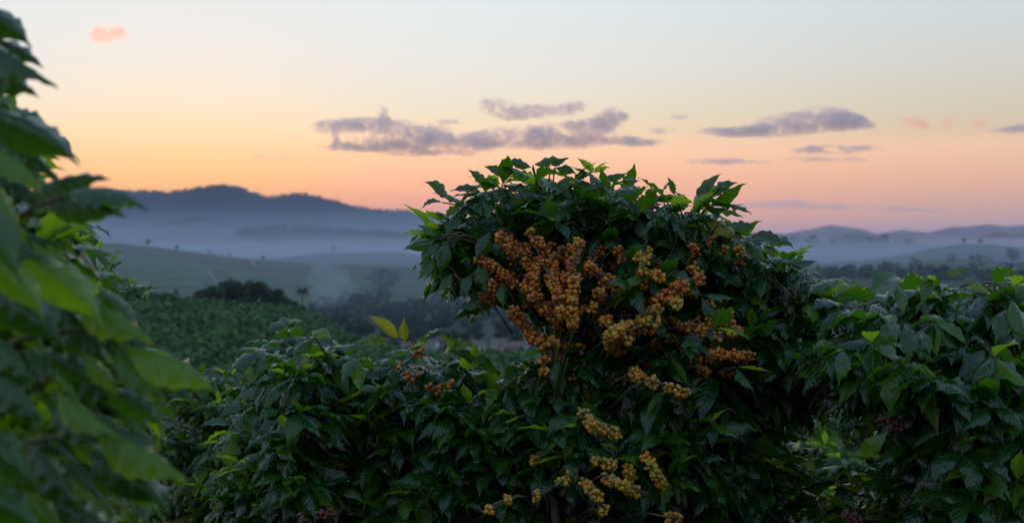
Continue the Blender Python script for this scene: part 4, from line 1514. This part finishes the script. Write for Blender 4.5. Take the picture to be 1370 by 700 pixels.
L_.twigs.append((np.array([at(-60, 330, 1.3), at(0, 305, 1.28), at(50, 275, 1.27), at(85, 262, 1.26)]), np.array([.004, .0035, .003, .002])))
L_.twigs.append((np.array([at(-40, 480, 1.3), at(40, 450, 1.25), at(110, 440, 1.22), at(160, 460, 1.22)]), np.array([.004, .0035, .003, .002])))
L_.twigs.append((np.array([at(-40, 640, 1.3), at(40, 590, 1.25), at(120, 580, 1.2)]), np.array([.004, .0035, .002])))

# leaves that would hide the fruit thin out in front of it, as they do on a laden branch
for b in BUSHES:
    if not b.fruit_pts:
        continue
    fx, fy, fd = proj(np.array(b.fruit_pts))
    keep = []
    for lf in b.leaves:
        c = lf[0] + lf[1] * lf[3] * .5
        x, y, d = proj(c)
        near = (np.hypot(fx - x, fy - y) < 11) & (d < fd + .02)
        if near.any() and b.r.uniform() < .7:
            continue
        keep.append(lf)
    b.leaves = keep

# leaves seen from the camera: the frontmost in every small patch of the view
allv = []
for bi, b in enumerate(BUSHES):
    P_ = np.array([lf[0] + lf[1] * lf[3] * .5 for lf in b.leaves])
    x, y, d = proj(P_)
    for k in range(len(P_)):
        allv.append((d[k], bi, k, x[k], y[k]))
allv.sort()
occ = {}
rank = [[] for _ in BUSHES]
rest = [[] for _ in BUSHES]
for d, bi, k, x, y in allv:
    if -20 < x < 1390 and -20 < y < 720:
        key = (int(x // 14), int(y // 14))
        c = occ.get(key, 0)
        occ[key] = c + 1
        if c < 2 and len(rank[bi]) < 300:
            rank[bi].append(k)
            continue
    rest[bi].append(k)

# cherry shape
def sphere(nu=9, nv=6):
    V = [(0, 0, 1.0)]
    for i in range(1, nv):
        a = math.pi * i / nv
        for j in range(nu):
            b_ = 2 * math.pi * (j + .5 * (i % 2)) / nu
            V.append((math.sin(a) * math.cos(b_), math.sin(a) * math.sin(b_), 1.1 * math.cos(a)))
    V.append((0, 0, -1.1))
    V[0] = (0, 0, 1.04)
    q, t = [], []
    for j in range(nu):
        t.append((0, 1 + j, 1 + (j + 1) % nu))
        e = 1 + (nv - 2) * nu
        t.append((len(V) - 1, e + (j + 1) % nu, e + j))
    for i in range(nv - 2):
        for j in range(nu):
            a, b_ = 1 + i * nu + j, 1 + i * nu + (j + 1) % nu
            q.append((a, a + nu, b_ + nu, b_))
    nav = np.zeros(len(V))
    nav[0] = 1
    return np.array(V), np.array(q), np.array(t), nav


SV, SQ, STt, SNAV = sphere()


_cc = {}


def cherry_mesh(ripe):
    k = int(round(ripe * 16))
    if k not in _cc:
        me = mesh_np('cherry', SV, [SQ, STt], [CHERRY])
        set_attr(me, 'ripe', np.full(len(SV), k / 16))
        set_attr(me, 'navel', SNAV)
        _cc[k] = me
    return _cc[k]


# the 300 cherries of each bush that lie nearest the viewer are objects of their own
for b in BUSHES:
    cs_ = sorted((proj(c[0])[2], i, j) for i, cl in enumerate(b.clusters) for j, c in enumerate(cl) if proj(c[0])[1] < 705)
    first = {(i, j) for _, i, j in cs_[:300]}
    b.clusters = [[(*c, (i, j) in first) for j, c in enumerate(cl)] for i, cl in enumerate(b.clusters)]


def leaf_frame(d, n):
    y = nrm(d)
    x = nrm(np.cross(y, n))
    z = np.cross(x, y)
    return x, y, z


for bi, b in enumerate(BUSHES):
    root = empty(b.name, tuple(b.base))
    tag(root, b.label, b.cat, b.group)
    for pts, rad in b.stems:
        t = np.linspace(0, len(pts) - 1, len(pts) * 4)
        pp = np.stack([np.interp(t, range(len(pts)), pts[:, c]) for c in range(3)], -1)
        pp[1:-1] = pp[1:-1] + b.r.normal(size=pp[1:-1].shape) * .002
        V, Fc = join([tube(pp - b.base, np.interp(t, range(len(pts)), rad), 8)])
        link('stem', mesh_np('stem', V, Fc, [BARK]), root)
    V, Fc = join([tube(p - b.base, r_, 4) for p, r_ in b.twigs])
    tag(link('twigs', mesh_np('twigs', V, Fc, [TWIG]), root), kind='stuff')
    for k in rank[bi]:
        p, d, n, L, var, mat = b.leaves[k]
        x, y, z = leaf_frame(d, n)
        o = link('leaf', leaf_mesh(var, mat), root)
        q = p - b.base
        o.matrix_basis = Matrix(((x[0] * L, y[0] * L, z[0] * L, q[0]), (x[1] * L, y[1] * L, z[1] * L, q[1]), (x[2] * L, y[2] * L, z[2] * L, q[2]), (0, 0, 0, 1)))
    if rest[bi]:
        Vs, Qs, Us, Rn, Fm, off = [], [], [], [], [], 0
        for k in rest[bi]:
            p, d, n, L, var, mat = b.leaves[k]
            x, y, z = leaf_frame(d, n)
            V, q, uv, _ = SHAPES[var]
            v = V @ (np.stack([x, y, z]) * L) + (p - b.base)
            Vs.append(v)
            Qs.append(q + off)
            Us.append(uv)
            Rn.append(np.full(len(v), b.r.uniform()))
            Fm.append(np.full(len(q), mat))
            off += len(v)
        me = mesh_np('foliage', np.vstack(Vs), np.vstack(Qs), LMATS, np.concatenate(Fm))
        set_uv(me, np.vstack(Us))
        set_attr(me, 'rnd', np.concatenate(Rn))
        tag(link('foliage', me, root), kind='stuff')
    for cl in b.clusters:
        Vs, Qs, Ts, Rp, Nv, off = [], [], [], [], [], 0
        org = np.mean([c[0] for c in cl], axis=0)
        solo_c = [c for c in cl if c[4]]
        if len(solo_c) == len(cl):
            solo_c = solo_c[:-1]
        cset = {id(c) for c in solo_c}
        for cc in cl:
            c, out, rad, ripe = cc[:4]
            if id(cc) in cset:
                continue
            a = nrm(np.cross(out, [.3, .5, 1.0]))
            bb = np.cross(out, a)
            v = (SV @ np.stack([a, bb, out])) * rad + (c - org)
            Vs.append(v)
            Qs.append(SQ + off)
            Ts.append(STt + off)
            Rp.append(np.full(len(v), ripe))
            Nv.append(SNAV)
            off += len(v)
        me = mesh_np('cherry_cluster', np.vstack(Vs), [np.vstack(Qs), np.vstack(Ts)], [CHERRY])
        set_attr(me, 'ripe', np.concatenate(Rp))
        set_attr(me, 'navel', np.concatenate(Nv))
        co_ = link('cherry_cluster', me, root, tuple(org - b.base))
        for c, out, rad, ripe, _ in solo_c:
            ch = link('cherry', cherry_mesh(ripe), co_)
            a = nrm(np.cross(out, [.3, .5, 1.0]))
            bb = np.cross(out, a)
            q = c - org
            ch.matrix_basis = Matrix(((a[0] * rad, bb[0] * rad, out[0] * rad, q[0]), (a[1] * rad, bb[1] * rad, out[1] * rad, q[1]), (a[2] * rad, bb[2] * rad, out[2] * rad, q[2]), (0, 0, 0, 1)))
print('leaves', [len(b.leaves) for b in BUSHES], 'shrubs', len(S_), 'solo', len(solo))
